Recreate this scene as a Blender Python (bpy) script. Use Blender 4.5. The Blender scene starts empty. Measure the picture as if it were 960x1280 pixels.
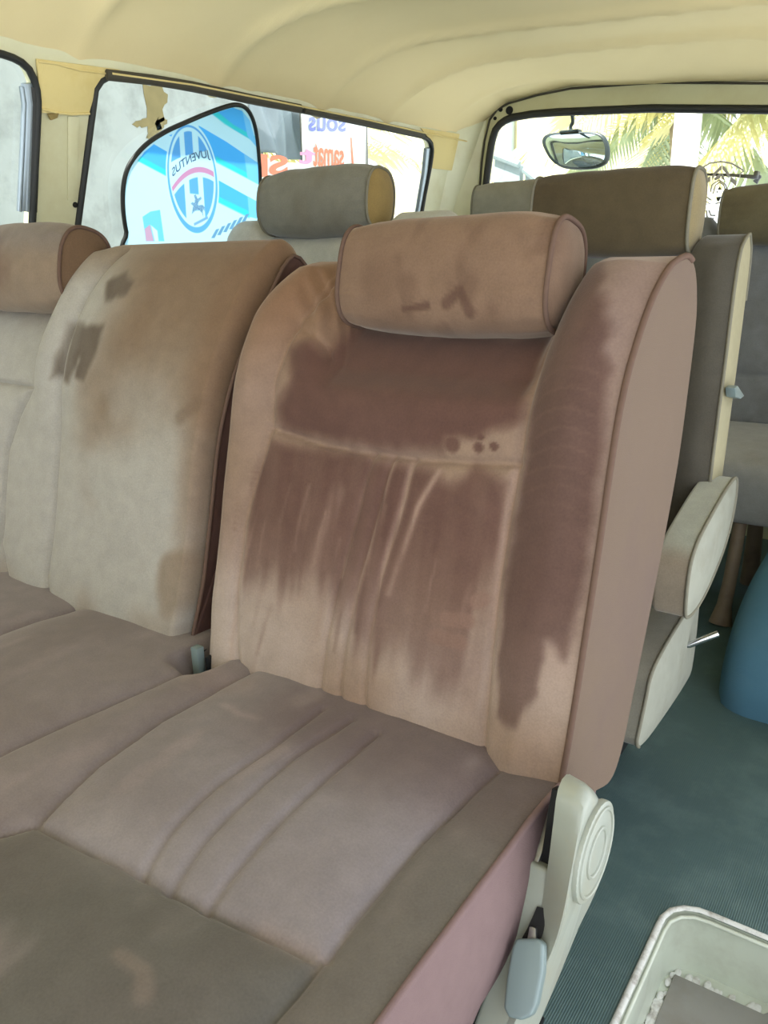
import bpy, bmesh, math, random
import numpy as np
from mathutils import Vector, Matrix

random.seed(7)
SC = bpy.context.scene
COL = SC.collection
PI = math.pi

# ------------------------------------------------------------------ camera model (also turns traced points into points on real surfaces)
F_PX, CX, CY = 1000.0, 480.0, 640.0
_a = np.array([1210 - CX, 303 - CY, F_PX]); _a /= np.linalg.norm(_a)
_ux = -((303 - CY) * (350 - CY) + F_PX * F_PX) / (1210 - CX)
_b = np.array([_ux, 350 - CY, F_PX]); _b /= np.linalg.norm(_b)
_X = -_b
RC = np.stack([_X, _a, np.cross(_X, _a)])
CAM = np.array([0.0, 0.0, 0.945])


def ray(x, y):
    return RC @ np.array([x - CX, y - CY, F_PX])


def on(x, y, p, n):
    d = ray(x, y); n = np.asarray(n, float)
    return CAM + d * (((np.asarray(p, float) - CAM) @ n) / (d @ n))


def onx(x, y, v): return on(x, y, (v, 0, 0), (1, 0, 0))
def ony(x, y, v): return on(x, y, (0, v, 0), (0, 1, 0))
def onz(x, y, v): return on(x, y, (0, 0, v), (0, 0, 1))


# ------------------------------------------------------------------ numpy helpers
def s2l(c):
    c = np.asarray(c, float) / 255.0
    return np.where(c <= 0.04045, c / 12.92, ((c + 0.055) / 1.055) ** 2.4)


def _hash(ix, iy, iz):
    n = (ix.astype(np.int64) * 374761393 + iy.astype(np.int64) * 668265263 + iz.astype(np.int64) * 2147483647) & 0xffffffff
    n = ((n ^ (n >> 13)) * 1274126177) & 0xffffffff
    n = (n ^ (n >> 16)) & 0xffff
    return n / 65535.0


def vnoise(x, y, z=0.0):
    x = np.asarray(x, float); y = np.asarray(y, float); z = np.zeros_like(x) + z
    ix, iy, iz = np.floor(x), np.floor(y), np.floor(z)
    fx, fy, fz = x - ix, y - iy, z - iz
    fx, fy, fz = [t * t * (3 - 2 * t) for t in (fx, fy, fz)]
    r = 0
    for a in (0, 1):
        for b in (0, 1):
            for c in (0, 1):
                r = r + _hash(ix + a, iy + b, iz + c) * (fx if a else 1 - fx) * (fy if b else 1 - fy) * (fz if c else 1 - fz)
    return r * 2 - 1


def fbm(x, y, z=0.0, o=3):
    r, a, s = 0, 1.0, 0.0
    for k in range(o):
        r = r + a * vnoise(x * 2 ** k + 17.3 * k, y * 2 ** k - 9.1 * k, z + 3.7 * k); s += a; a *= 0.5
    return r / s


def sstep(a, b, x):
    t = np.clip((x - a) / (b - a), 0, 1)
    return t * t * (3 - 2 * t)


def dpoly(x, y, poly, closed=False):
    d = np.full(np.shape(x), 1e9)
    pts = list(poly) + ([poly[0]] if closed else [])
    for (ax, ay), (bx, by) in zip(pts[:-1], pts[1:]):
        vx, vy = bx - ax, by - ay
        t = np.clip(((x - ax) * vx + (y - ay) * vy) / (vx * vx + vy * vy + 1e-12), 0, 1)
        d = np.minimum(d, np.hypot(x - ax - t * vx, y - ay - t * vy))
    return d


def inpoly(x, y, poly):
    r = np.zeros(np.shape(x), bool)
    n = len(poly)
    for i in range(n):
        ax, ay = poly[i]; bx, by = poly[(i + 1) % n]
        c = ((ay > y) != (by > y)) & (x < (bx - ax) * (y - ay) / (by - ay + 1e-12) + ax)
        r ^= c
    return r


def sdist(x, y, poly):
    d = dpoly(x, y, poly, True)
    return np.where(inpoly(x, y, poly), d, -d)


def smooth_curve(pts, per=8, closed=False):
    P = [np.asarray(p, float) for p in pts]; n = len(P); out = []
    rng = n if closed else n - 1
    for i in range(rng):
        if closed:
            p0, p1, p2, p3 = P[(i - 1) % n], P[i], P[(i + 1) % n], P[(i + 2) % n]
        else:
            p0, p1, p2, p3 = P[max(i - 1, 0)], P[i], P[i + 1], P[min(i + 2, n - 1)]
        for k in range(per):
            t = k / per
            out.append(0.5 * (2 * p1 + (p2 - p0) * t + (2 * p0 - 5 * p1 + 4 * p2 - p3) * t * t + (3 * p1 - p0 - 3 * p2 + p3) * t ** 3))
    if not closed:
        out.append(P[-1])
    return np.array(out)


def resample(P, n, closed=False):
    P = np.asarray(P, float)
    if closed:
        P = np.vstack([P, P[:1]])
    s = np.concatenate([[0], np.cumsum(np.linalg.norm(np.diff(P, axis=0), axis=1))])
    t = np.linspace(0, s[-1], n + 1)[:-1] if closed else np.linspace(0, s[-1], n)
    return np.stack([np.interp(t, s, P[:, k]) for k in range(P.shape[1])], 1)


# ------------------------------------------------------------------ object helpers
def link(name, me, mat=None, parent=None, smooth=True):
    o = bpy.data.objects.new(name, me); COL.objects.link(o)
    if mat is not None:
        me.materials.append(mat)
    if smooth:
        me.polygons.foreach_set('use_smooth', [True] * len(me.polygons))
    if parent is not None:
        o.parent = parent
        o.matrix_parent_inverse = Matrix.Translation(-parent.location) if parent.type == 'EMPTY' else Matrix.Identity(4)
    return o


def pymesh(name, V, Fc, mat=None, parent=None, smooth=True, tint=None, autosmooth=None):
    me = bpy.data.meshes.new(name)
    me.from_pydata([tuple(map(float, v)) for v in V], [], [tuple(map(int, f)) for f in Fc])
    if tint is not None:
        at = me.attributes.new('tint', 'FLOAT_COLOR', 'POINT')
        c = np.ones((len(V), 4)); c[:, :3] = tint
        at.data.foreach_set('color', c.ravel())
    bm = bmesh.new(); bm.from_mesh(me); bmesh.ops.recalc_face_normals(bm, faces=bm.faces); bm.to_mesh(me); bm.free()
    me.update()
    o = link(name, me, mat, parent, smooth)
    if autosmooth:
        me.set_sharp_from_angle(angle=math.radians(autosmooth))
    return o


def bmobj(name, bm, mat=None, parent=None, smooth=True, auto=40):
    bmesh.ops.recalc_face_normals(bm, faces=bm.faces)
    me = bpy.data.meshes.new(name); bm.to_mesh(me); bm.free()
    o = link(name, me, mat, parent, smooth)
    if smooth and auto:
        me.set_sharp_from_angle(angle=math.radians(auto))
    return o


def thing(name, label, cat, loc=(0, 0, 0), group=None):
    o = bpy.data.objects.new(name, None); COL.objects.link(o)
    o.location = loc; o.empty_display_size = 0.05
    return tag(o, label, cat, group)


def tag(o, label, cat, group=None):
    o['label'] = label; o['category'] = cat
    if group: o['group'] = group
    return o


def struct(o, label, cat):
    o['kind'] = 'structure'; o['label'] = label; o['category'] = cat
    return o


def box(bm, lo, hi, bev=0.0, seg=2):
    lo = Vector(lo); hi = Vector(hi)
    r = bmesh.ops.create_cube(bm, size=1.0, matrix=Matrix.Translation((lo + hi) / 2) @ Matrix.Diagonal((*(hi - lo), 1)))
    if bev:
        es = list({e for v in r['verts'] for e in v.link_edges})
        bmesh.ops.bevel(bm, geom=es, offset=bev, segments=seg, affect='EDGES', profile=0.6)


def prism(bm, pts3, vec, bev=0.0, seg=2):
    """closed polygon of 3-D points pushed along vec"""
    vs = [bm.verts.new(p) for p in pts3]
    f = bm.faces.new(vs)
    r = bmesh.ops.extrude_face_region(bm, geom=[f])
    nv = [g for g in r['geom'] if isinstance(g, bmesh.types.BMVert)]
    bmesh.ops.translate(bm, verts=nv, vec=vec)
    if bev:
        allv = vs + nv
        S = set(allv)
        es = [e for e in {e for v in allv for e in v.link_edges} if e.verts[0] in S and e.verts[1] in S]
        bmesh.ops.bevel(bm, geom=es, offset=bev, segments=seg, affect='EDGES', profile=0.6, clamp_overlap=True)


def tube(bm, pts, r, n=8, closed=False, flat=None, cap=True):
    P = [Vector(p) for p in pts]; m = len(P)
    rings = []
    up = None
    for i in range(m):
        if closed:
            t = (P[(i + 1) % m] - P[i - 1]).normalized()
        else:
            t = (P[min(i + 1, m - 1)] - P[max(i - 1, 0)]).normalized()
        if flat is not None:
            u = Vector(flat)
        elif up is None:
            u = Vector((0, 0, 1)) if abs(t.z) < 0.9 else Vector((1, 0, 0))
        else:
            u = up
        u = (u - t * u.dot(t)).normalized(); up = u
        w = t.cross(u)
        rr = r[i] if isinstance(r, (list, np.ndarray)) else r
        if isinstance(rr, (int, float, np.floating)): rr = (rr, rr)
        rings.append([bm.verts.new(P[i] + u * (math.cos(2 * PI * k / n) * rr[0]) + w * (math.sin(2 * PI * k / n) * rr[1])) for k in range(n)])
    for i in range(m if closed else m - 1):
        A, B = rings[i], rings[(i + 1) % m]
        for k in range(n):
            bm.faces.new((A[k], A[(k + 1) % n], B[(k + 1) % n], B[k]))
    if cap and not closed:
        bm.faces.new(list(reversed(rings[0]))); bm.faces.new(rings[-1])


def tube_obj(name, pts, r, mat, parent=None, n=8, closed=False, flat=None):
    bm = bmesh.new(); tube(bm, pts, r, n, closed, flat)
    return bmobj(name, bm, mat, parent, True, 60)


def plate_with_holes(bm, outer, holes, to3, vec):
    """flat plate (2-D loops mapped by to3) with real openings, thickness along vec"""
    edges = []
    loops = []
    for L in [outer] + holes:
        vs = [bm.verts.new(to3(*p)) for p in L]
        loops.append(vs)
        for i in range(len(vs)):
            edges.append(bm.edges.new((vs[i], vs[(i + 1) % len(vs)])))
    r = bmesh.ops.triangle_fill(bm, use_beauty=True, use_dissolve=False, edges=edges)
    fs = [g for g in r['geom'] if isinstance(g, bmesh.types.BMFace)]
    r = bmesh.ops.extrude_face_region(bm, geom=fs)
    nv = [g for g in r['geom'] if isinstance(g, bmesh.types.BMVert)]
    bmesh.ops.translate(bm, verts=nv, vec=vec)


def rrect(x0, x1, y0, y1, r, n=6):
    pts = []
    for (cx, cy, a0) in ((x1 - r, y1 - r, 0), (x0 + r, y1 - r, 90), (x0 + r, y0 + r, 180), (x1 - r, y0 + r, 270)):
        for k in range(n + 1):
            a = math.radians(a0 + 90 * k / n)
            pts.append((cx + r * math.cos(a), cy + r * math.sin(a)))
    return pts


# ------------------------------------------------------------------ materials
def mat(name):
    m = bpy.data.materials.new(name); m.use_nodes = True
    nt = m.node_tree; b = nt.nodes['Principled BSDF']
    return m, nt, b


def simple(name, col, rough=0.6, metal=0.0, var=0.12, scale=25.0, bump=0.0, bscale=200.0, spec=0.5, dirt=None, dscale=6.0, damt=0.5, coat=0.0):
    m, nt, b = mat(name)
    N, L = nt.nodes, nt.links
    tc = N.new('ShaderNodeTexCoord')
    n1 = N.new('ShaderNodeTexNoise'); n1.inputs['Scale'].default_value = scale; n1.inputs['Detail'].default_value = 6
    L.new(tc.outputs['Object'], n1.inputs['Vector'])
    c = [*s2l(col)]
    mx = N.new('ShaderNodeMix'); mx.data_type = 'RGBA'
    mx.inputs['A'].default_value = (*[v * (1 - var) for v in c], 1)
    mx.inputs['B'].default_value = (*[min(1, v * (1 + var)) for v in c], 1)
    L.new(n1.outputs['Fac'], mx.inputs['Factor'])
    out = mx.outputs['Result']
    if dirt is not None:
        n2 = N.new('ShaderNodeTexNoise'); n2.inputs['Scale'].default_value = dscale; n2.inputs['Detail'].default_value = 8
        n2.inputs['Roughness'].default_value = 0.65
        L.new(tc.outputs['Object'], n2.inputs['Vector'])
        rp = N.new('ShaderNodeValToRGB')
        rp.color_ramp.elements[0].position = 0.48; rp.color_ramp.elements[0].color = (0, 0, 0, 1)
        rp.color_ramp.elements[1].position = 0.72; rp.color_ramp.elements[1].color = (damt, damt, damt, 1)
        L.new(n2.outputs['Fac'], rp.inputs['Fac'])
        m2 = N.new('ShaderNodeMix'); m2.data_type = 'RGBA'
        L.new(rp.outputs['Color'], m2.inputs['Factor']); L.new(out, m2.inputs['A'])
        m2.inputs['B'].default_value = (*s2l(dirt), 1)
        out = m2.outputs['Result']
    L.new(out, b.inputs['Base Color'])
    b.inputs['Roughness'].default_value = rough; b.inputs['Metallic'].default_value = metal
    b.inputs['Specular IOR Level'].default_value = spec
    if coat: b.inputs['Coat Weight'].default_value = coat
    if bump:
        n3 = N.new('ShaderNodeTexNoise'); n3.inputs['Scale'].default_value = bscale; n3.inputs['Detail'].default_value = 4
        L.new(tc.outputs['Object'], n3.inputs['Vector'])
        bp = N.new('ShaderNodeBump'); bp.inputs['Strength'].default_value = bump; bp.inputs['Distance'].default_value = 0.002
        L.new(n3.outputs['Fac'], bp.inputs['Height']); L.new(bp.outputs['Normal'], b.inputs['Normal'])
    return m


def velour(name, sheen=0.25, tintcol=(1, 0.9, 0.8)):
    """pile cloth: colour of pile and wear marks from the mesh's own 'tint' field, fine pile grain from noise"""
    m, nt, b = mat(name)
    N, L = nt.nodes, nt.links
    at = N.new('ShaderNodeAttribute'); at.attribute_name = 'tint'
    tc = N.new('ShaderNodeTexCoord')
    n1 = N.new('ShaderNodeTexNoise'); n1.inputs['Scale'].default_value = 420; n1.inputs['Detail'].default_value = 3
    n2 = N.new('ShaderNodeTexNoise'); n2.inputs['Scale'].default_value = 38; n2.inputs['Detail'].default_value = 6
    L.new(tc.outputs['Object'], n1.inputs['Vector']); L.new(tc.outputs['Object'], n2.inputs['Vector'])
    ad = N.new('ShaderNodeMath'); ad.operation = 'ADD'
    L.new(n1.outputs['Fac'], ad.inputs[0]); L.new(n2.outputs['Fac'], ad.inputs[1])
    mr = N.new('ShaderNodeMapRange'); mr.inputs['From Min'].default_value = 0.6; mr.inputs['From Max'].default_value = 1.4
    mr.inputs['To Min'].default_value = 0.86; mr.inputs['To Max'].default_value = 1.14
    L.new(ad.outputs[0], mr.inputs['Value'])
    vm = N.new('ShaderNodeVectorMath'); vm.operation = 'SCALE'
    L.new(at.outputs['Color'], vm.inputs[0]); L.new(mr.outputs['Result'], vm.inputs['Scale'])
    L.new(vm.outputs['Vector'], b.inputs['Base Color'])
    b.inputs['Roughness'].default_value = 0.95; b.inputs['Specular IOR Level'].default_value = 0.12
    b.inputs['Sheen Weight'].default_value = sheen; b.inputs['Sheen Roughness'].default_value = 0.45
    b.inputs['Sheen Tint'].default_value = (*tintcol, 1)
    bp = N.new('ShaderNodeBump'); bp.inputs['Strength'].default_value = 0.25; bp.inputs['Distance'].default_value = 0.0012
    L.new(n1.outputs['Fac'], bp.inputs['Height']); L.new(bp.outputs['Normal'], b.inputs['Normal'])
    return m


def glass_mat(name, tint=(0.93, 0.97, 0.95), refl=1.0):
    m = bpy.data.materials.new(name); m.use_nodes = True
    nt = m.node_tree; N, L = nt.nodes, nt.links
    N.clear()
    o = N.new('ShaderNodeOutputMaterial'); t = N.new('ShaderNodeBsdfTransparent'); g = N.new('ShaderNodeBsdfGlossy')
    t.inputs['Color'].default_value = (*tint, 1); g.inputs['Roughness'].default_value = 0.02
    fr = N.new('ShaderNodeLayerWeight'); fr.inputs['Blend'].default_value = 0.5
    pw = N.new('ShaderNodeMath'); pw.operation = 'POWER'; pw.inputs[1].default_value = 5.0
    L.new(fr.outputs['Facing'], pw.inputs[0])
    mu = N.new('ShaderNodeMath'); mu.operation = 'MULTIPLY_ADD'; mu.inputs[1].default_value = 0.9 * refl; mu.inputs[2].default_value = 0.06 * refl
    mx = N.new('ShaderNodeMixShader')
    L.new(pw.outputs[0], mu.inputs[0]); L.new(mu.outputs[0], mx.inputs[0]); L.new(t.outputs[0], mx.inputs[1]); L.new(g.outputs[0], mx.inputs[2]); L.new(mx.outputs[0], o.inputs[0])
    return m


def film_mat(name, col, trans=0.7):
    """thin printed film: part diffuse, part lets light through"""
    m = bpy.data.materials.new(name); m.use_nodes = True
    nt = m.node_tree; N, L = nt.nodes, nt.links
    N.clear()
    o = N.new('ShaderNodeOutputMaterial'); d = N.new('ShaderNodeBsdfDiffuse'); t = N.new('ShaderNodeBsdfTranslucent')
    tc = N.new('ShaderNodeTexCoord'); n1 = N.new('ShaderNodeTexNoise'); n1.inputs['Scale'].default_value = 14
    L.new(tc.outputs['Object'], n1.inputs['Vector'])
    c = s2l(col)
    m1 = N.new('ShaderNodeMix'); m1.data_type = 'RGBA'
    m1.inputs['A'].default_value = (*(c * 0.93), 1); m1.inputs['B'].default_value = (*np.minimum(1, c * 1.04), 1)
    L.new(n1.outputs['Fac'], m1.inputs['Factor'])
    for q in (d, t): L.new(m1.outputs['Result'], q.inputs['Color'])
    mx = N.new('ShaderNodeMixShader'); mx.inputs[0].default_value = trans
    L.new(d.outputs[0], mx.inputs[1]); L.new(t.outputs[0], mx.inputs[2]); L.new(mx.outputs[0], o.inputs[0])
    return m


M = {}
M['velour'] = velour('seat_velour', 0.22)
M['velour_far'] = velour('seat_velour_grey', 0.25, (0.95, 0.95, 1.0))
M['flatcloth'] = simple('flat_weave_cloth', (109, 93, 81), 0.95, var=0.06, scale=8, bump=0.5, bscale=900, spec=0.1, dirt=(96, 80, 79), dscale=4, damt=0.45)
M['flatcloth_pink'] = simple('flat_weave_cloth_pink', (118, 98, 97), 0.95, var=0.10, scale=60, bump=0.5, bscale=900, spec=0.1, dirt=(126, 104, 104), dscale=5, damt=0.4)
M['piping'] = simple('piping_cord', (96, 76, 66), 0.9, var=0.15, scale=120, spec=0.15)
M['piping_grey'] = simple('piping_cord_grey', (120, 116, 102), 0.9, var=0.15, scale=120, spec=0.15)
M['cloth_beige'] = simple('beige_side_cloth', (164, 156, 128), 0.95, var=0.1, scale=70, bump=0.4, bscale=900, spec=0.1)
M['dark_metal'] = simple('dark_painted_metal', (38, 40, 42), 0.5, 0.6, scale=30)
M['worn_metal'] = simple('worn_bare_metal', (150, 150, 150), 0.38, 0.85, var=0.3, scale=60, dirt=(80, 72, 62), dscale=40, damt=0.6)
M['chrome'] = simple('chromed_rod', (210, 212, 215), 0.15, 1.0, var=0.05)
M['cream_plastic'] = simple('cream_plastic', (142, 146, 135), 0.38, var=0.05, scale=14, dirt=(150, 138, 108), dscale=18, damt=0.35)
M['grey_plastic'] = simple('grey_plastic', (112, 126, 126), 0.36, var=0.05, scale=14)
M['cream_paint'] = simple('cream_paint', (192, 190, 152), 0.35, var=0.05, scale=6, dirt=(160, 142, 92), dscale=5, damt=0.3, coat=0.2)
M['pillar_paint'] = simple('pillar_paint', (214, 212, 178), 0.4, var=0.05, scale=6, dirt=(176, 158, 100), dscale=4, damt=0.45, coat=0.1)
M['step_paint'] = simple('step_paint', (196, 202, 186), 0.35, var=0.05, scale=8, dirt=(116, 100, 78), dscale=11, damt=0.3, coat=0.2)
M['chipped'] = simple('chipped_white_edge', (208, 208, 202), 0.6, var=0.1, scale=90, dirt=(120, 104, 88), dscale=60, damt=0.7)
M['rubber'] = simple('black_rubber', (30, 32, 30), 0.55, var=0.2, scale=40)
M['rubber_grey'] = simple('weathered_rubber', (66, 62, 50), 0.7, var=0.2, scale=40)
M['alu'] = simple('aluminium_channel', (150, 162, 170), 0.3, 0.6, var=0.08)
M['headliner'] = simple('headliner_vinyl', (236, 219, 170), 0.7, var=0.03, scale=3.5, bump=0.15, bscale=260, spec=0.25, dirt=(226, 206, 152), dscale=2.2, damt=0.4)
M['pillar_vinyl'] = simple('pillar_vinyl', (222, 204, 144), 0.7, var=0.05, scale=6, bump=0.15, bscale=260, spec=0.25, dirt=(198, 172, 100), dscale=7, damt=0.5)
M['stitch'] = simple('seam_thread', (140, 122, 74), 0.9)  # dull ochre, used on the torn vinyl tab
M['mat_brown'] = simple('step_mat', (134, 132, 126), 0.7, var=0.2, scale=9, dirt=(112, 98, 82), dscale=6, damt=0.6)
M['blue_cover'] = simple('blue_carpet', (74, 112, 130), 0.85, var=0.12, scale=9, bump=0.5, bscale=700, spec=0.2, dirt=(92, 124, 136), dscale=5, damt=0.4)
M['black'] = simple('matte_black', (10, 10, 11), 0.8)
M['glass'] = glass_mat('window_glass', (0.95, 0.985, 0.975), 1.0)
M['mirror'] = simple('mirror_glass', (205, 222, 226), 0.03, 1.0, var=0.02)
M['mirror_shell'] = simple('mirror_shell', (40, 54, 58), 0.4, var=0.05)


def floor_mat():
    m = simple('floor_vinyl', (70, 91, 90), 0.55, var=0.22, scale=3.5, spec=0.4, dirt=(98, 118, 116), dscale=9, damt=0.6)
    nt = m.node_tree; N, L = nt.nodes, nt.links; b = N['Principled BSDF']
    tc = N.new('ShaderNodeTexCoord')
    w = N.new('ShaderNodeTexWave'); w.inputs['Scale'].default_value = 95; w.inputs['Distortion'].default_value = 0.6; w.bands_direction = 'X'
    n = N.new('ShaderNodeTexNoise'); n.inputs['Scale'].default_value = 60; n.inputs['Detail'].default_value = 6
    L.new(tc.outputs['Object'], w.inputs['Vector']); L.new(tc.outputs['Object'], n.inputs['Vector'])
    a = N.new('ShaderNodeMath'); a.operation = 'ADD'
    L.new(w.outputs['Fac'], a.inputs[0]); L.new(n.outputs['Fac'], a.inputs[1])
    bp = N.new('ShaderNodeBump'); bp.inputs['Strength'].default_value = 0.35; bp.inputs['Distance'].default_value = 0.0015
    L.new(a.outputs[0], bp.inputs['Height']); L.new(bp.outputs['Normal'], b.inputs['Normal'])
    return m


M['floor'] = floor_mat()

# ================================================================== THE VAN SHELL
WXT, WZT, WXB, WZB = -1.56, 1.31, -1.63, 1.05          # slanted upper side wall


def slant_x(z):
    return WXT + (z - WZT) * (WXT - WXB) / (WZT - WZB)


SN = np.array([WZT - WZB, 0, -(WXT - WXB)]); SN /= np.linalg.norm(SN)     # points into the cabin


def on_wall(x, y, off=0.0):
    return on(x, y, np.array([WXT, 0, WZT]) + SN * off, SN)


WELL = rrect(-0.214, 0.06, 0.30, 1.046, 0.05)
bm = bmesh.new()
plate_with_holes(bm, [(-1.72, -1.3), (0.14, -1.3), (0.14, 2.9), (-1.72, 2.9)], [WELL], lambda x, y: (x, y, 0.0), (0, 0, -0.012))
fl = bmobj('floor', bm, M['floor'])
struct(fl, 'worn dark teal vinyl floor of the van cabin', 'floor')

# step well let into the floor beside the sliding door
sw = bpy.data.objects.new('step_well', None); COL.objects.link(sw)
struct(sw, 'cream painted step well sunk in the floor at lower right', 'step')
sw.location = (-0.08, 0.68, -0.108)
bm = bmesh.new()
top = [Vector((x, y, -0.004)) for x, y in WELL]
bot = [Vector((x * 0.93 - 0.0045, 0.68 + (y - 0.68) * 0.985, -0.108)) for x, y in WELL]
tv = [bm.verts.new(p) for p in top]; bv = [bm.verts.new(p) for p in bot]
for i in range(len(tv)):
    j = (i + 1) % len(tv); bm.faces.new((tv[i], tv[j], bv[j], bv[i]))
bm.faces.new(bv)
bmobj('well_tray', bm, M['step_paint'], sw, True, 40)
tube_obj('rim', [(x, y, 0.002) for x, y in resample(np.array(WELL), 90, True)], (0.003, 0.0048), M['chipped'], sw, 8, True, (0, 0, 1))
rim2 = [(x, y) for x, y in rrect(-0.206, 0.052, 0.308, 1.038, 0.045)]
tube_obj('rim_lip', [(x, y, -0.006) for x, y in resample(np.array(rim2), 90, True)], (0.003, 0.0035), M['step_paint'], sw, 8, True, (0, 0, 1))
bm = bmesh.new()
mp = [(-0.192, 0.40), (0.03, 0.40), (0.03, 1.022), (-0.060, 1.022), (-0.066, 1.014), (-0.190, 1.012)]
prism(bm, [(x, y, -0.107) for x, y in mp], (0, 0, 0.006), 0.002)
bmobj('step_mat', bm, M['mat_brown'], sw)
bm = bmesh.new()
for k in range(46):
    t = random.random()
    p = (-0.196 + random.uniform(-0.004, 0.004), 0.86 + 0.155 * t) if random.random() < .5 else (-0.192 + 0.13 * t, 1.018 + random.uniform(-.004, .004))
    r = random.uniform(0.002, 0.0055)
    bmesh.ops.create_icosphere(bm, subdivisions=2, radius=r, matrix=Matrix.Translation((p[0], p[1], -0.105)) @ Matrix.Diagonal((1.2, 2.2, 0.3, 1)))
bmobj('crumbled_sealant', bm, M['chipped'], sw)['kind'] = 'stuff'
bm = bmesh.new()   # raised pressed rib on the left side of the tray
prism(bm, [(-0.2125, 0.80, -0.028), (-0.2115, 0.93, -0.028), (-0.2085, 0.90, -0.062), (-0.2075, 0.80, -0.075)], (0.004, 0, 0), 0.0015)
bmobj('pressed_rib', bm, M['step_paint'], sw)

# left wall with two window openings
w2_px = [(119, 112), (126, 101), (140, 94.5), (165, 98), (240, 111), (320, 128), (380, 139), (460, 156), (515, 168), (530, 171.5), (538, 178), (539.5, 190), (536, 215), (524, 275)]
w2 = [on_wall(*p) for p in w2_px]
W2 = [(p[1], p[2]) for p in w2]
W2 = [(p[0], p[1]) for p in smooth_curve(W2, 4)] + [(2.585, 0.93), (2.55, 0.86), (2.48, 0.84), (1.24, 0.84), (1.18, 0.86), (1.16, 0.93), (1.166, 1.00)]
w1_px = [(41, 262), (46.5, 150), (46.5, 118), (42, 98), (34, 84), (20, 74), (0, 67)]
w1 = [on_wall(*p) for p in w1_px]
W1 = [(p[0], p[1]) for p in smooth_curve([(p[1], p[2]) for p in w1], 4)] + [(0.90, 1.325), (0.10, 1.325), (0.02, 1.29), (0.0, 1.2), (0.0, 0.9), (0.05, 0.84), (0.99, 0.84), (1.04, 0.88), (1.055, 0.95)]


def wall3(y, z): return (slant_x(z), y, z)


bm = bmesh.new()
plate_with_holes(bm, [(-1.3, 0.74), (2.72, 0.74), (2.72, 1.352), (-1.3, 1.352)], [W1, W2], wall3, tuple(-SN * 0.03))
box(bm, (slant_x(0.76) - 0.035, -1.3, -0.012), (slant_x(0.76), 2.78, 0.76))
wl = bmobj('wall_left', bm, M['pillar_paint'], None, True, 30)
struct(wl, 'cream painted side wall with two window openings', 'wall')
# rear corner pillar and tailgate surround
bm = bmesh.new()
cp = [(slant_x(1.352), 2.70, 1.352), (-1.49, 2.835, 1.44), (-1.525, 2.835, 1.17), (-1.56, 2.835, 0.74), (-1.58, 2.835, 0.0), (slant_x(0.74), 2.70, 0.0), (slant_x(0.74), 2.70, 0.74)]
prism(bm, cp, (-0.03, 0.02, 0))
bmobj('pillar_corner', bm, M['pillar_paint'], wl, False)
# vinyl wrapped pillar tops
for nm, px, lines in (('pillar_cover', [(44, 73), (150, 87), (124, 103), (117, 118), (110, 142), (50, 141), (48, 110)], True),
                      ('pillar_cover', [(525, 160), (604, 172), (597, 217), (537, 210), (542, 190), (538, 176)], False)):
    bm = bmesh.new()
    prism(bm, [on_wall(x, y, 0.001) for x, y in px], tuple(SN * 0.004), 0.0015)
    pc = bmobj(nm, bm, M['pillar_vinyl'], wl)
    if lines:
        tube_obj('fold', [on_wall(x, y, 0.006) for x, y in ((48, 77), (70, 80), (100, 88), (133, 92))], 0.0022, M['pillar_vinyl'], pc)
        tube_obj('fold', [on_wall(x, y, 0.006) for x, y in ((52, 136), (70, 141), (90, 143), (112, 142))], 0.0026, M['pillar_vinyl'], pc)
        bm = bmesh.new()
        prism(bm, [on_wall(x, y, 0.004) for x, y in ((58, 142), (72, 141), (70, 147), (62, 150))], tuple(SN * 0.006), 0.0015)
        bmobj('torn_tab', bm, M['stitch'], pc)
bm = bmesh.new()
prism(bm, [on_wall(x, y, 0.0005) for x, y in ((84, 250), (84, 145), (98, 146), (96, 250))], tuple(SN * 0.003), 0.0015)
bmobj('pressed_rib', bm, M['pillar_paint'], wl)
bm = bmesh.new()
c = on_wall(94, 256, 0.001)
bmesh.ops.create_cone(bm, cap_ends=True, segments=14, radius1=0.006, radius2=0.006, depth=0.003, matrix=Matrix.Translation(c) @ Matrix.Rotation(math.radians(90), 4, 'Y'))
bmobj('screw_hole', bm, M['black'], wl)

# windows: pane, rubber gasket, sliding channel
def window(name, loop, label, chan):
    o = bpy.data.objects.new(name, None); COL.objects.link(o); o.location = wall3(loop[0][0], 0.85)
    struct(o, label, 'window')
    bm = bmesh.new()
    vs = [bm.verts.new(Vector(wall3(y, z)) - Vector(SN) * 0.018) for y, z in loop]
    bmesh.ops.triangle_fill(bm, use_beauty=True, edges=[bm.edges.new((vs[i], vs[(i + 1) % len(vs)])) for i in range(len(vs))])
    bmobj('pane', bm, M['glass'], o, False)
    L = resample(np.array(loop), 160, True)
    tube_obj('gasket', [tuple(Vector(wall3(y, z)) + Vector(SN) * 0.0) for y, z in L], (0.009, 0.0075), M['rubber'], o, 10, True, tuple(SN))
    for pts, r, mt in chan:
        tube_obj('channel', [on_wall(x, y, -0.006) for x, y in pts], r, mt, o, 8, False, tuple(SN))
    return o


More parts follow.
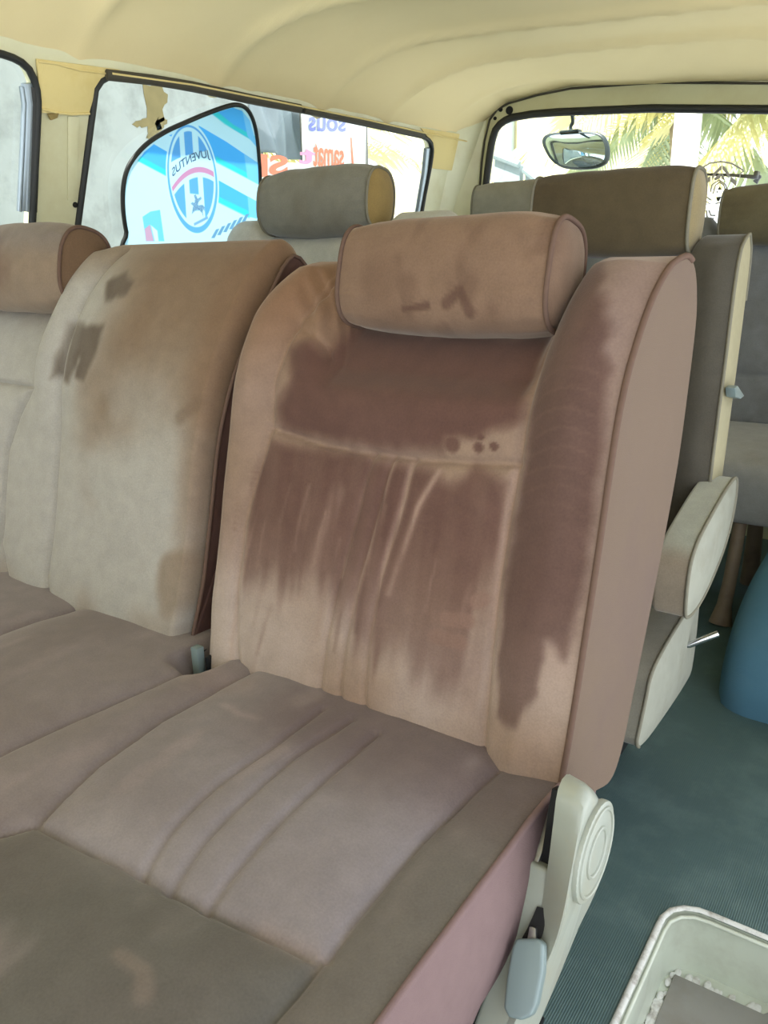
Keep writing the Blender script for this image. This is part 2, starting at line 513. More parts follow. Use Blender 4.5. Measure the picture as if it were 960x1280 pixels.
win1 = window('window_1', W1, 'front side window at the left picture edge', [
    ([(33, 264), (36, 180), (38, 130), (34, 104)], (0.008, 0.014), M['alu']),
    ([(24, 264), (28, 180), (30, 130), (27, 108)], (0.006, 0.005), M['alu']),
    ([(39, 264), (42, 180), (43, 130), (41, 108)], (0.012, 0.012), M['rubber'])])
win2 = window('window_2', W2, 'long side window showing the oval sunshade and the banner outside', [
    ([(521, 275), (531, 215), (534, 185)], (0.008, 0.020), M['alu']),
    ([(525, 275), (535, 215), (538, 185)], (0.010, 0.008), M['rubber'])])
tube_obj('drip_rail', [on_wall(x, y, 0.010) for x, y in ((133, 93.5), (190, 100), (240, 108), (320, 125), (376, 136))], (0.006, 0.011), M['rubber_grey'], win2, 8, False, tuple(SN))
tube_obj('drip_rail', [on_wall(x, y, 0.010) for x, y in ((381, 137.5), (460, 153), (515, 165), (530, 169))], (0.006, 0.009), M['rubber_grey'], win2, 8, False, tuple(SN))

# tailgate
YT = 2.83
gap = [(-1.52, 1.173), (-1.513, 1.26), (-1.503, 1.33), (-1.484, 1.398), (-1.455, 1.428), (-1.41, 1.444), (-1.30, 1.458), (-1.18, 1.464), (-0.9, 1.448), (-0.56, 1.405), (-0.25, 1.37), (-0.1, 1.34), (-0.02, 1.27), (0.01, 1.1), (0.03, 0.0), (-1.56, 0.0)]
hole = [(-1.515, 1.02), (-1.496, 1.172), (-1.482, 1.279), (-1.473, 1.33), (-1.458, 1.368), (-1.432, 1.388), (-1.396, 1.397), (-1.32, 1.400), (-1.216, 1.396), (-0.9, 1.374), (-0.554, 1.334), (-0.25, 1.30), (-0.14, 1.27), (-0.08, 1.2), (-0.06, 1.02), (-0.08, 0.86), (-0.14, 0.82), (-1.44, 0.82), (-1.50, 0.86)]
d1 = bpy.data.objects.new('door_1', None); COL.objects.link(d1); d1.location = (-0.77, YT, 0.0)
struct(d1, 'rear tailgate with wide window and cream painted frame', 'door')
bm = bmesh.new()
gapw = [(x - (0.010 if i < 5 else 0), z + (0.012 if 2 < i < 13 else 0)) for i, (x, z) in enumerate(gap)]
plate_with_holes(bm, gapw, [hole], lambda x, z: (x, YT, z), (0, 0.03, 0))
bmobj('frame', bm, M['cream_paint'], d1, True, 30)
tube_obj('edge_seal', [(x, YT - 0.003, z) for x, z in gap[:14]], (0.005, 0.0035), M['rubber_grey'], d1, 8, False, (0, 1, 0))
tube_obj('gasket', [(x, YT - 0.002, z) for x, z in resample(np.array(hole), 150, True)], (0.012, 0.013), M['rubber'], d1, 10, True, (0, 1, 0))
bm = bmesh.new()
vs = [bm.verts.new((x, YT + 0.016, z)) for x, z in hole]
bmesh.ops.triangle_fill(bm, use_beauty=True, edges=[bm.edges.new((vs[i], vs[(i + 1) % len(vs)])) for i in range(len(vs))])
bmobj('pane', bm, M['glass'], d1, False)
for (x, y, r) in ((637, 138, 0.0135), (626, 137, 0.0075), (619, 148, 0.006)):
    c = ony(x, y, YT)
    bm = bmesh.new()
    bmesh.ops.create_cone(bm, cap_ends=True, segments=20, radius1=r, radius2=r, depth=0.004, matrix=Matrix.Translation((c[0], YT - 0.0015, c[2])) @ Matrix.Rotation(PI / 2, 4, 'X'))
    bmobj('bolt_hole', bm, M['black'], d1)

# headliner
nx, ny = 90, 260
gx = np.concatenate([np.linspace(-1.572, -1.1, 55), np.linspace(-1.08, 0.12, 35)]); gy = np.linspace(-1.25, 2.835, ny)
GX, GY = np.meshgrid(gx, gy, indexing='ij')
t = np.clip((GX + 1.572) / 0.40, 0, 1); t2 = np.clip((0.12 - GX) / 0.40, 0, 1)
GZ = 1.325 + 0.165 * (1 - (1 - t) ** 2.3) * (1 - (1 - np.maximum(t2, 0.2)) ** 2.3)
GZ += 0.012 * np.cos((GX + 0.75) * 1.6)
bows = [-0.9, -0.45, 0.0, 0.42, 0.80, 1.16, 1.55, 1.95, 2.27, 2.62]
side = sstep(-1.53, -1.38, GX)
sk = GY - 0.30 * np.clip(GX + 1.4, 0, 1.2) * sstep(0.9, 1.6, GY)
for bwy in bows:
    GZ -= (0.020 * np.exp(-np.abs(sk - bwy) / 0.06) + 0.014 * np.exp(-((sk - bwy) / 0.020) ** 2)) * (0.35 + 0.65 * side)
edge = sstep(2.45, 2.835, GY)
topz = np.interp(GX, [-1.56, -1.50, -1.41, -1.18, -0.56, -0.1, 0.12], [1.345, 1.40, 1.452, 1.472, 1.413, 1.35, 1.3])
GZ = GZ * (1 - edge) + topz * edge
GZ += 0.003 * fbm(GX * 4, GY * 4) + 0.0022 * np.exp(-(t / 0.25) ** 2) * vnoise(GX * 3, GY * 26)
V = np.stack([GX, GY, GZ], -1).reshape(-1, 3)
Fc = [(i * ny + j, (i + 1) * ny + j, (i + 1) * ny + j + 1, i * ny + j + 1) for i in range(nx - 1) for j in range(ny - 1)]
ce = pymesh('ceiling', V, Fc, M['headliner'])
sm = ce.modifiers.new('thickness', 'SOLIDIFY'); sm.thickness = 0.03; sm.offset = 1.0
struct(ce, 'cream vinyl headliner stretched over roof bows', 'ceiling')
tube_obj('stitched_edge', [on_wall(x, y, 0.014) for x, y in ((140, 92), (240, 106), (376, 133), (460, 150), (530, 166), (600, 180))], 0.0025, M['pillar_vinyl'], ce)

# right-hand wall behind the sliding door opening (out of the frame, encloses the cabin)
bm = bmesh.new()
plate_with_holes(bm, [(1.45, 0.0), (2.9, 0.0), (2.9, 1.36), (1.45, 1.36)], [rrect(1.62, 2.7, 0.85, 1.27, 0.06)], lambda y, z: (0.12, y, z), (0.03, 0, 0))
wr = bmobj('wall_right', bm, M['pillar_paint'], None, True, 30)
struct(wr, 'cream painted side wall behind the sliding door opening', 'wall')

# ================================================================== SEATS
def pad(name, prof, ntop, X0, X1, nx, disp, tintf, matl, parent, rl=0.0, rr=0.0, spine=None, xmod=None, zmap=None, gain=1.0, caps=(True, True)):
    """upholstered body: closed (Y,Z) profile carried along X; first ntop points of the profile are the padded face"""
    prof = np.asarray(prof, float); nt = len(prof)
    xs = np.linspace(X0, X1, nx)
    def dens(r, a, sgn):
        k = np.arange(1, 7) / 6.0
        return a + sgn * r * (1 - np.cos(k * PI / 2))
    if rl: xs = np.concatenate([[X0], dens(rl, X0, 1), np.linspace(X0 + rl, X1, nx)[1:]])
    if rr: xs = np.concatenate([xs[xs < X1 - rr - 1e-4], dens(rr, X1, -1)[::-1], [X1]])
    nx = len(xs)
    k = np.ones(nx)
    if rl: k *= np.sqrt(np.clip(1 - np.clip(1 - (xs - X0) / rl, 0, 1) ** 2, 0.0, 1))
    if rr: k *= np.sqrt(np.clip(1 - np.clip(1 - (X1 - xs) / rr, 0, 1) ** 2, 0.0, 1))
    XX = np.repeat(xs[:, None], nt, 1); YY = np.repeat(prof[None, :, 0], nx, 0); ZZ = np.repeat(prof[None, :, 1], nx, 0)
    sY = np.broadcast_to(YY, YY.shape).copy(); sZ = ZZ.copy()
    if zmap is not None: YY, ZZ = zmap(XX, YY, ZZ)
    (ay, az), (by, bz) = spine
    vy, vz = by - ay, bz - az
    tt = np.clip(((YY - ay) * vy + (ZZ - az) * vz) / (vy * vy + vz * vz), 0, 1)
    my, mz = ay + tt * vy, az + tt * vz
    kk = k[:, None]
    w = np.zeros(nt); w[:ntop] = 1
    e = max(3, ntop // 30)
    w[:e] = np.linspace(0.1, 1, e); w[ntop - e:ntop] = np.linspace(1, 0.1, e)
    YY = my + (YY - my) * kk; ZZ = mz + (ZZ - mz) * kk
    dX, dY, dZ = disp(XX, sY, sZ, w[None, :] * kk)
    if xmod is not None: XX = XX + xmod(XX, sY, sZ)
    P = np.stack([XX + dX, YY + dY, ZZ + dZ], -1)
    T = tintf(XX, sY, sZ, w[None, :])
    V = P.reshape(-1, 3); T = T.reshape(-1, 3)
    Fc = [(i * nt + j, i * nt + (j + 1) % nt, (i + 1) * nt + (j + 1) % nt, (i + 1) * nt + j) for i in range(nx - 1) for j in range(nt)]
    if rl: Fc.append(tuple(range(nt)))
    elif caps[0]: Fc.append(tuple(range(nt)))
    if rr: Fc.append(tuple((nx - 1) * nt + j for j in range(nt)))
    elif caps[1]: Fc.append(tuple((nx - 1) * nt + j for j in range(nt)))
    o = pymesh(name, V, Fc, matl, parent, tint=s2l(T) * gain)
    return o, P


def end_panel(name, loop, center, bulge, matl, parent, rings=7, noise=0.0):
    """cloth panel closing the end of an upholstered body, gently bulging outwards along +-X"""
    L = np.asarray(loop, float); n = len(L); c = np.asarray(center, float)
    V = []; 
    for r in range(rings + 1):
        k = 1 - r / (rings + 0.0) * 0.97
        p = c + (L - c) * k
        p[:, 0] = L[:, 0] * (k) + (L[:, 0].mean()) * (1 - k) + bulge * (1 - k ** 2.5)
        if noise: p[:, 0] += noise * fbm(p[:, 1] * 14, p[:, 2] * 14, 2.0) * (1 - k)
        V.append(p)
    V = np.vstack(V)
    Fc = [(r * n + j, r * n + (j + 1) % n, (r + 1) * n + (j + 1) % n, (r + 1) * n + j) for r in range(rings) for j in range(n)]
    Fc.append(tuple(rings * n + j for j in range(n)))
    return pymesh(name, V, Fc, matl, parent)


def headrest(parent, X0, X1, yc, zc, dep, hei, tilt, tintf, matl, pmat, ex=2.7, nt=110, nx=70, caps_tint=None, posts=True, post_z=0.1, bul=0.012, seed=0.0, sag=0.0, gain=1.0):
    """short bolster with flat ends edged in piping"""
    a = np.linspace(0, 2 * PI, nt, endpoint=False) + PI
    cy = np.sign(np.cos(a)) * np.abs(np.cos(a)) ** (2 / ex); cz = np.sign(np.sin(a)) * np.abs(np.sin(a)) ** (2 / ex)
    # fuller at the top back, flatter in front
    ly = cy * dep / 2; lz = cz * hei / 2
    ct, st = math.cos(tilt), math.sin(tilt)
    prof = np.stack([yc + ly * ct + lz * st, zc - ly * st + lz * ct], 1)
    def disp(X, Y, Z, w):
        u = (X - X0) / (X1 - X0)
        puff = bul * (1 - np.abs(2 * u - 1) ** 4)
        ny, nz = Y - yc, Z - zc
        l = np.hypot(ny, nz) + 1e-6
        nn = 0.0035 * fbm(X * 14 + seed, Z * 14 + seed, Y * 9)
        em = np.minimum(X - X0, X1 - X)
        wr = 0.0012 * sstep(0, 0.012, em) * np.exp(-em / 0.035) * np.sin(np.arctan2(nz, ny) * 17 + seed)
        d = puff + nn + wr - sag * (1 - np.abs(2 * u - 1) ** 2) * (ny > 0)
        return 0 * X, d * ny / l, d * nz / l
    o, P = pad('headrest', prof, nt, X0, X1, nx, disp, tintf, matl, parent, spine=((yc, zc), (yc + 0.001, zc + 0.001)), gain=gain, caps=(False, False))
    for e, s in ((0, -1), (-1, 1)):
        loop = P[e]
        cpn = end_panel('end_panel', loop, loop.mean(0), s * 0.012, matl, o)
        at = cpn.data.attributes.new('tint', 'FLOAT_COLOR', 'POINT')
        vv = np.array([v.co for v in cpn.data.vertices])
        tc_ = np.ones((len(vv), 4)); tc_[:, :3] = s2l(caps_tint(vv[:, 0], vv[:, 1], vv[:, 2]) if caps_tint else tintf(vv[:, 0], vv[:, 1], vv[:, 2], None)) * gain
        at.data.foreach_set('color', tc_.ravel())
        ctr = loop.mean(0)
        pl = ctr + (loop - ctr) * 1.012; pl[:, 0] += s * 0.001
        tube_obj('piping', pl, 0.0032, pmat, o, 8, True)
    if posts:
        for u in (0.28, 0.72):
            x = X0 + (X1 - X0) * u
            tube_obj('post', [(x, yc + 0.022, zc - 0.02), (x, yc + 0.022 - st * (hei / 2 + post_z), zc - (hei / 2 + post_z))], 0.0065, M['chrome'], o, 10)
    return o


def C(*rgb):
    return np.array(rgb, float)


def blend(T, col, a):
    return T * (1 - a[..., None]) + C(*col) * a[..., None]


# ---------------------------------------------------------------- foreground bench
TILT = math.radians(18)
BP = np.array([0, 0.69, 0.4]); BN = np.array([0, -math.cos(TILT), math.sin(TILT)])


def bk(pts):                                             # traced points -> (X, Z) on the backrest face
    r = []
    for x, y in pts:
        p = on(x, y, BP, BN); r.append((p[0], p[2]))
    return r


def cu(pts, z=0.408):                                    # traced points -> (X, Y) on the cushion top
    r = []
    for x, y in pts:
        p = onz(x, y, z); r.append((p[0], p[1]))
    return r


BG = 0.60
bench = thing('bench_seat', 'nearest brown velour bench seat with stained backrest and grey cushion', 'seat', (-0.9, 0.5, 0.0), 'bench seats in three rows')

front = [(0.716, 0.372), (0.692, 0.383), (0.690, 0.405), (0.706, 0.455), (0.722, 0.506), (0.747, 0.60), (0.786, 0.753), (0.806, 0.806), (0.834, 0.852), (0.866, 0.892), (0.898, 0.918), (0.932, 0.935)]
rear = [(0.958, 0.936), (0.982, 0.915), (0.992, 0.86), (0.985, 0.78), (0.972, 0.70), (0.945, 0.62), (0.905, 0.52), (0.870, 0.44), (0.838, 0.37), (0.812, 0.345), (0.775, 0.352)]
fr = resample(smooth_curve(front, 10), 210); rr_ = resample(smooth_curve([front[-1]] + rear + [front[0]], 8), 110)[1:-1]
prof_r = np.vstack([fr, rr_])

SEAM_WING = bk([(712, 318), (700, 345), (680, 430), (668, 500), (655, 575), (640, 640), (625, 720), (612, 820), (604, 900), (603, 945)])
SEAM_L = bk([(398, 325), (385, 370), (365, 415), (352, 470), (347, 530), (330, 585), (310, 650), (297, 730), (291, 800), (292, 860)])
SEAM_H = bk([(345, 531), (400, 549), (450, 560), (523, 569), (590, 573), (656, 575)])
CH1 = bk([(473, 562), (452, 640), (428, 720), (408, 800), (401, 862), (402, 890)])
CH2 = bk([(497, 566), (476, 640), (452, 720), (433, 800), (426, 855), (428, 892)])
CH3 = bk([(523, 569), (505, 640), (478, 720), (461, 800), (456, 860), (459, 905)])
VAL = bk([(402, 420), (688, 424)])
VX0, VX1 = -0.672, -0.362


def valley(X, x0, x1, s0=0.035, s1=0.03):
    return sstep(x0 - s0, x0 + s0, X) * (1 - sstep(x1 - s1, x1 + s1, X))


def rb_zmap(X, Y, Z):
    v = valley(X, VX0, VX1, 0.028, 0.022)
    z0 = 0.74
    Zv = np.where(Z > z0, z0 + (Z - z0) * (0.872 - z0) / (0.938 - z0), Z)
    Yv = np.where(Z > z0, Y - (Z - Zv) * 0.30, Y)
    return Y * (1 - v) + Yv * v, Z * (1 - v) + Zv * v


def rb_disp(X, Y, Z, w):
    d_w = dpoly(X, Z, SEAM_WING); d_l = dpoly(X, Z, SEAM_L); d_h = dpoly(X, Z, SEAM_H)
    d_c = np.minimum(np.minimum(dpoly(X, Z, CH1), dpoly(X, Z, CH2)), dpoly(X, Z, CH3))
    d = 0.010 * (1 - np.exp(-np.minimum(np.minimum(d_w, d_l), d_h) / 0.018)) - 0.010
    d -= 0.004 * np.exp(-(d_w / 0.004) ** 2) + 0.003 * np.exp(-(d_l / 0.004) ** 2) + 0.004 * np.exp(-(d_h / 0.004) ** 2)
    d -= 0.0035 * np.exp(-(d_c / 0.0035) ** 2) - 0.0035 * (1 - np.exp(-d_c / 0.012)) * 0.5
    wing = np.exp(-((X + 0.312) / 0.040) ** 2)
    d += wing * (0.010 + 0.014 * sstep(0.68, 0.86, Z))
    bol = np.exp(-((X + 0.775) / 0.032) ** 2)
    d += bol * (0.007 + 0.008 * sstep(0.70, 0.84, Z))
    d -= 0.016 * valley(X, -0.69, -0.37, 0.02, 0.012) * sstep(0.80, 0.85, Z)
    d += 0.002 * fbm(X * 11, Z * 11) + 0.0012 * vnoise(X * 60, Z * 9) * sstep(0.5, 0.42, Z)
    # gathered creases beside the headrest
    q = sdist(X, Z, bk([(352, 330), (430, 326), (430, 425), (400, 430), (360, 425)]))
    d -= 0.0045 * sstep(-0.005, 0.012, q) * (np.sin((X * 1.0 + 0.5 * (Z - 0.85) ** 2 * 30) * 210 + 6 * Z) * 0.5 + 0.3)
    d -= 0.004 * np.exp(-(dpoly(X, Z, bk([(370, 408), (395, 418), (412, 425)])) / 0.005) ** 2)
    d *= w
    return 0 * X, d * BN[1], d * BN[2]


def rb_tint(X, Y, Z, w):
    base = (164, 137, 121)
    T = np.zeros(X.shape + (3,)) + C(*base)
    n1 = fbm(X * 9, Z * 9, 1.0); st = fbm(X * 46, Z * 5.5, 4.0, 4); st2 = vnoise(X * 130, Z * 9, 7.0)
    T = blend(T, (196, 182, 168), sstep(0.58, 0.44, Z) * sstep(-0.55, -0.80, X) * 0.8)
    T = blend(T, (206, 186, 174), sstep(0.62, 0.46, Z) * 0.72)
    T = blend(T, (150, 126, 117), sstep(-0.375, -0.355, X) * sstep(0.50, 0.66, Z) * 0.8)
    T = blend(T, (150, 112, 86), sstep(0.76, 0.90, Z) * sstep(-0.55, -0.72, X) * 0.75)
    T = blend(T, (164, 136, 112), np.clip(0.35 + n1, 0, 1) * 0.4)
    T = blend(T, (150, 118, 96), sstep(0.50, 0.40, Z) * sstep(-0.66, -0.50, X) * np.clip(0.5 + n1, 0, 1) * 0.55)
    dark, dark2 = (106, 76, 68), (118, 88, 78)
    R1 = bk([(366, 432), (372, 470), (356, 505), (360, 533), (410, 549), (470, 558), (560, 560), (572, 545), (612, 540), (640, 528), (664, 505), (678, 430), (690, 350), (430, 350), (400, 420)])
    s = sdist(X, Z, R1) + 0.008 * fbm(X * 40, Z * 40, 2.0)
    T = blend(T, dark, sstep(-0.010, 0.016, s) * (0.92 + 0.06 * n1))
    R2 = bk([(346, 548), (400, 556), (520, 576), (556, 582), (566, 598), (590, 590), (600, 574), (625, 590), (640, 600), (638, 640), (622, 735), (612, 850), (596, 893), (540, 872), (490, 840), (452, 818), (430, 800), (408, 752), (372, 740), (340, 746), (300, 736), (296, 700), (310, 650), (328, 590)])
    s = sdist(X, Z, R2) + (0.034 * st + 0.008 * st2) * sstep(0.70, 0.52, Z) + 0.006 * fbm(X * 50, Z * 30, 5.0)
    a2 = sstep(-0.012, 0.014 + 0.030 * sstep(0.68, 0.55, Z), s) * (0.80 + 0.20 * st + 0.06 * st2)
    T = blend(T, dark, np.clip(a2, 0, 1) * (0.62 + 0.38 * sstep(0.50, 0.66, Z)))
    R3 = bk([(716, 336), (740, 330), (756, 352), (752, 372), (774, 384), (766, 398), (778, 424), (770, 440), (780, 462), (772, 500), (768, 560), (752, 660), (742, 720), (728, 790), (712, 840), (700, 818), (690, 800), (682, 870), (650, 905), (616, 900), (620, 850), (630, 740), (648, 640), (660, 578), (676, 470), (690, 400)])
    s = sdist(X, Z, R3) + 0.014 * st * sstep(0.66, 0.5, Z) + 0.005 * fbm(X * 60, Z * 60, 8.0)
    T = blend(T, (104, 78, 70), np.clip(sstep(-0.004, 0.012, s) * (0.86 + 0.12 * st), 0, 1) * (0.72 + 0.28 * sstep(0.45, 0.62, Z)))
    # arc brush marks on the wing
    arc = np.sin((Z + 1.6 * (X + 0.31) ** 2 * 4 + 0.004 * fbm(X * 20, Z * 20)) * 2 * PI / 0.019)
    T = blend(T, (146, 116, 102), sstep(0.72, 1.0, arc) * sstep(0.0, 0.02, s) * sstep(0.62, 0.72, Z) * sstep(0.88, 0.82, Z) * 0.38 * np.clip(0.6 + n1, 0, 1))
    # pale drag streaks beside the channels
    for pts, wd, a in (([(522, 575), (512, 620), (492, 680), (470, 750), (462, 810)], 0.0048, 0.75), ([(556, 585), (530, 630), (508, 690), (490, 740)], 0.0045, 0.6), ([(498, 575), (480, 640), (462, 700), (440, 770)], 0.0035, 0.5),
                       ([(430, 610), (400, 690), (380, 740)], 0.010, 0.28), ([(650, 585), (636, 640), (626, 700), (616, 780)], 0.0035, 0.6), ([(473, 566), (452, 640), (430, 720)], 0.003, 0.35), ([(545, 780), (590, 800)], 0.007, 0.0)):
        dd = dpoly(X, Z, bk(pts))
        T = blend(T, (186, 156, 140), np.exp(-(dd / wd) ** 2) * min(1, a * 1.35) * np.clip(0.8 + 0.6 * st2 + 0.3 * n1, 0, 1))
    rs = random.Random(11)
    for k in range(26):
        x0 = rs.uniform(330, 600); y0 = rs.uniform(600, 760); ln = rs.uniform(40, 130)
        dd = dpoly(X, Z, bk([(x0, y0), (x0 - ln * 0.16, y0 + ln * 0.5), (x0 - ln * 0.27, y0 + ln)]))
        T = blend(T, (178, 148, 132) if k % 3 else (104, 76, 68), np.exp(-(dd / rs.uniform(0.0018, 0.0045)) ** 2) * rs.uniform(0.12, 0.38) * np.clip(0.5 + st2, 0, 1))
    for pts in ([(560, 772), (588, 775)], [(545, 794), (578, 802)], [(598, 750), (606, 746)]):
        T = blend(T, (152, 120, 106), sstep(0.011, 0.006, dpoly(X, Z, bk(pts))) * 0.7)
    for (px, py, r) in ((606, 555, 0.008), (626, 553, 0.007), (574, 551, 0.012), (611, 538, 0.006)):
        q = bk([(px, py)])[0]
        T = blend(T, (112, 82, 72), sstep(r, r * 0.6, np.hypot(X - q[0], Z - q[1])) * 0.9)
    # row of short rub marks on the left bolster
    hb = dpoly(X, Z, bk([(322, 588), (312, 620), (305, 660)]))
    T = blend(T, (116, 84, 70), sstep(0.012, 0.006, hb) * sstep(-0.6, 0.6, np.sin((Z + 0.25 * X) * 2 * PI / 0.0085)) * 0.38 * np.clip(0.6 + st, 0, 1))
    seam = np.minimum(np.minimum(dpoly(X, Z, SEAM_WING), dpoly(X, Z, SEAM_L)), dpoly(X, Z, SEAM_H))
    T = blend(T, (196, 164, 142), np.exp(-(seam / 0.0022) ** 2) * 0.35)
    return T


rb, P = pad('backrest', prof_r, 210, -0.828, -0.262, 175, rb_disp, rb_tint, M['velour'], bench, rl=0.034, spine=((0.775, 0.42), (0.925, 0.885)), zmap=rb_zmap, gain=BG,
            xmod=lambda X, Y, Z: 0.016 * sstep(-0.40, -0.262, X) * np.clip((Y - (0.69 + (Z - 0.4) * 0.30)) / 0.16, 0, 1) + 0.028 * sstep(0.86, 0.945, Z) * sstep(-0.6, -0.83, X) + 0.012 * sstep(0.5, 0.40, Z) * sstep(-0.6, -0.83, X), caps=(False, False))
rb['label'] = 'right backrest of the bench with dark brush marks'
loop = P[-1]
end_panel('side_panel', loop, (loop[:, 0].mean(), 0.855, 0.66), 0.008, M['flatcloth'], rb, 9, 0.004)
tube_obj('piping', loop[8:215], 0.0036, M['piping'], rb, 8)

# headrest on the right backrest
def hr_tint(X, Y, Z, w=None):
    T = np.zeros(X.shape + (3,)) + C(166, 134, 112)
    n1 = fbm(X * 12, Z * 12, 3.0); n2 = fbm(X * 30, Z * 22, 6.0)
    T = blend(T, (132, 102, 84), np.clip(n1 * 1.6 + 0.1, 0, 1) * 0.7)
    T = blend(T, (112, 84, 70), sstep(0.25, 0.6, n2 + 0.25 * sstep(0.90, 0.98, Z)) * 0.3)
    for pts, r in (([(505, 382), (535, 378)], 0.007), ([(560, 375), (580, 360), (588, 385)], 0.010)):
        q = []
        for p in pts:
            c_ = on(p[0], p[1], BP + BN * 0.02, BN); q.append((c_[0], c_[2]))
        T = blend(T, (116, 86, 74), sstep(r, r * 0.5, dpoly(X, Z, q) + 0.004 * n2) * 0.7)
    return T


headrest(bench, -0.648, -0.366, 0.886, 0.916, 0.098, 0.124, math.radians(14), hr_tint, M['velour'], M['piping'], ex=3.1, bul=0.008, gain=BG * 0.78, caps_tint=lambda X, Y, Z: hr_tint(X, Y, Z) * 0.97)

# left double backrest (headrest seat and middle panel in one piece)
SL1 = bk([(140, 294), (128, 320), (105, 390), (86, 480), (72, 580), (62, 660), (54, 720), (58, 765)])
SL2 = bk([(70, 330), (72, 380), (58, 440), (48, 482), (28, 515), (10, 560), (2, 620), (-4, 680), (8, 745)])
SL3 = bk([(50, 479), (25, 476), (0, 472), (-60, 464), (-180, 452)])


def lb_zmap(X, Y, Z):
    v = 1 - sstep(-1.285, -1.225, X); v = v * sstep(-1.62, -1.58, X)
    z0 = 0.74
    Zv = np.where(Z > z0, z0 + (Z - z0) * (0.885 - z0) / (0.938 - z0), Z)
    Yv = np.where(Z > z0, Y - (Z - Zv) * 0.30, Y)
    # the middle panel stands a little taller than its neighbour
    up = 1 + 0.040 * sstep(-1.30, -1.20, X)
    Zu = np.where(Z > z0, z0 + (Z - z0) * (1 + (up - 1) * 4.2), Z)
    return Y * (1 - v) + Yv * v, Zu * (1 - v) + Zv * v


def lb_disp(X, Y, Z, w):
    d1, d2, d3 = dpoly(X, Z, SL1), dpoly(X, Z, SL2), dpoly(X, Z, SL3)
    d = 0.012 * (1 - np.exp(-np.minimum(np.minimum(d1 * 1.4, d2), d3) / 0.02)) - 0.012
    d -= 0.004 * np.exp(-(d1 / 0.004) ** 2) + 0.006 * np.exp(-(d2 / 0.006) ** 2) + 0.006 * np.exp(-(d3 / 0.005) ** 2)
    d += 0.022 * np.exp(-((X + 1.245) / 0.05) ** 2) * sstep(0.62, 0.84, Z)
    d -= 0.018 * (1 - sstep(-1.31, -1.25, X)) * sstep(0.70, 0.80, Z)
    d += 0.004 * np.sin(np.clip((X + 1.19) / 0.35, 0, 1) * PI) + 0.0025 * fbm(X * 9, Z * 9, 11)
    return 0 * X, d * w * BN[1], d * w * BN[2]


def lb_tint(X, Y, Z, w):
    T = np.zeros(X.shape + (3,)) + C(196, 190, 181)
    n1 = fbm(X * 8, Z * 8, 21.0); st = fbm(X * 40, Z * 7, 24.0)
    T = blend(T, (140, 112, 88), sstep(0.60, 0.86, Z + 0.12 * n1) * sstep(-1.20, -1.02, X + 0.05 * n1) * 0.85)
    T = blend(T, (140, 112, 88), sstep(0.84, 0.95, Z + 0.05 * n1) * 0.6)
    T = blend(T, (138, 110, 84), sstep(0.15, 0.5, n1) * sstep(-1.2, -0.95, X) * 0.5)
    T = blend(T, (140, 108, 84), sstep(-0.92, -0.86, X) * sstep(0.45, 0.62, Z) * 0.6)
    T = blend(T, (150, 122, 100), sstep(0.46, 0.41, Z) * np.clip(0.4 + n1, 0, 1) * 0.7)
    m1 = bk([(128, 372), (150, 364), (168, 372), (160, 388), (136, 392)])
    m2 = bk([(102, 412), (140, 418), (132, 452), (118, 478), (108, 472), (112, 455), (98, 478), (90, 478), (98, 440)])
    m3 = bk([(96, 415), (102, 415), (90, 470), (80, 474)])
    for m in (m1, m2, m3):
        s = sdist(X, Z, m) + 0.007 * fbm(X * 45, Z * 30, 28.0)
        T = blend(T, (104, 90, 78), sstep(-0.006, 0.008, s) * (0.72 + 0.25 * st))
    T = blend(T, (122, 100, 82), sstep(0.016, 0.004, dpoly(X, Z, bk([(238, 520), (262, 500)])) + 0.006 * n1) * 0.4)
    return T


front_l = [(y, z) for y, z in front]
lb, P = pad('backrest', prof_r, 210, -1.61, -0.852, 190, lb_disp, lb_tint, M['velour'], bench, rl=0.034, rr=0.020, spine=((0.775, 0.42), (0.925, 0.885)), zmap=lb_zmap, gain=BG,
            xmod=lambda X, Y, Z: 0.03 * sstep(0.66, 0.90, Z) * sstep(-0.96, -0.852, X) - 0.006 * sstep(0.5, 0.4, Z) * sstep(-0.96, -0.852, X))
lb['label'] = 'left double backrest with padded middle panel'
# dark cloth end of the middle panel, seen in the gap
def strip_panel(name, outline, x, thick, matl, parent):
    bm = bmesh.new()
    prism(bm, [(x, y, z) for y, z in outline], (thick, 0, 0), 0.004)
    return bmobj(name, bm, matl, parent)


M['flat_dark'] = simple('flat_weave_dark', (84, 62, 56), 0.95, var=0.12, scale=60, bump=0.4, bscale=900, spec=0.1)
mid_loop = [(0.700, 0.375)] + [(y + 0.022, z) for y, z in front[2:10]] + [(0.925, 0.935), (0.955, 0.945), (0.985, 0.90), (0.98, 0.78), (0.93, 0.60), (0.86, 0.44), (0.80, 0.35)]
ml = resample(smooth_curve(mid_loop, 5, True), 90, True)
xe = -0.846 + 0.03 * sstep(0.66, 0.90, ml[:, 1]) - 0.006 * sstep(0.5, 0.4, ml[:, 1])
end_panel('side_panel', np.stack([xe, ml[:, 0], ml[:, 1]], 1), (-0.84, 0.85, 0.66), 0.004, M['flat_dark'], lb, 6)
tube_obj('piping', np.stack([xe, ml[:, 0], ml[:, 1]], 1)[3:50], 0.003, M['piping'], lb, 8)

def hl_tint(X, Y, Z, w=None):
    T = np.zeros(X.shape + (3,)) + C(164, 142, 122)
    n1 = fbm(X * 10, Z * 14, 33.0)
    T = blend(T, (146, 136, 132), sstep(0.94, 0.985, Z) * 0.7)
    T = blend(T, (128, 100, 82), np.clip(n1 * 1.5 + 0.05, 0, 1) * 0.6)
    T = blend(T, (120, 94, 76), sstep(-1.24, -1.19, X) * 0.5)
    return T


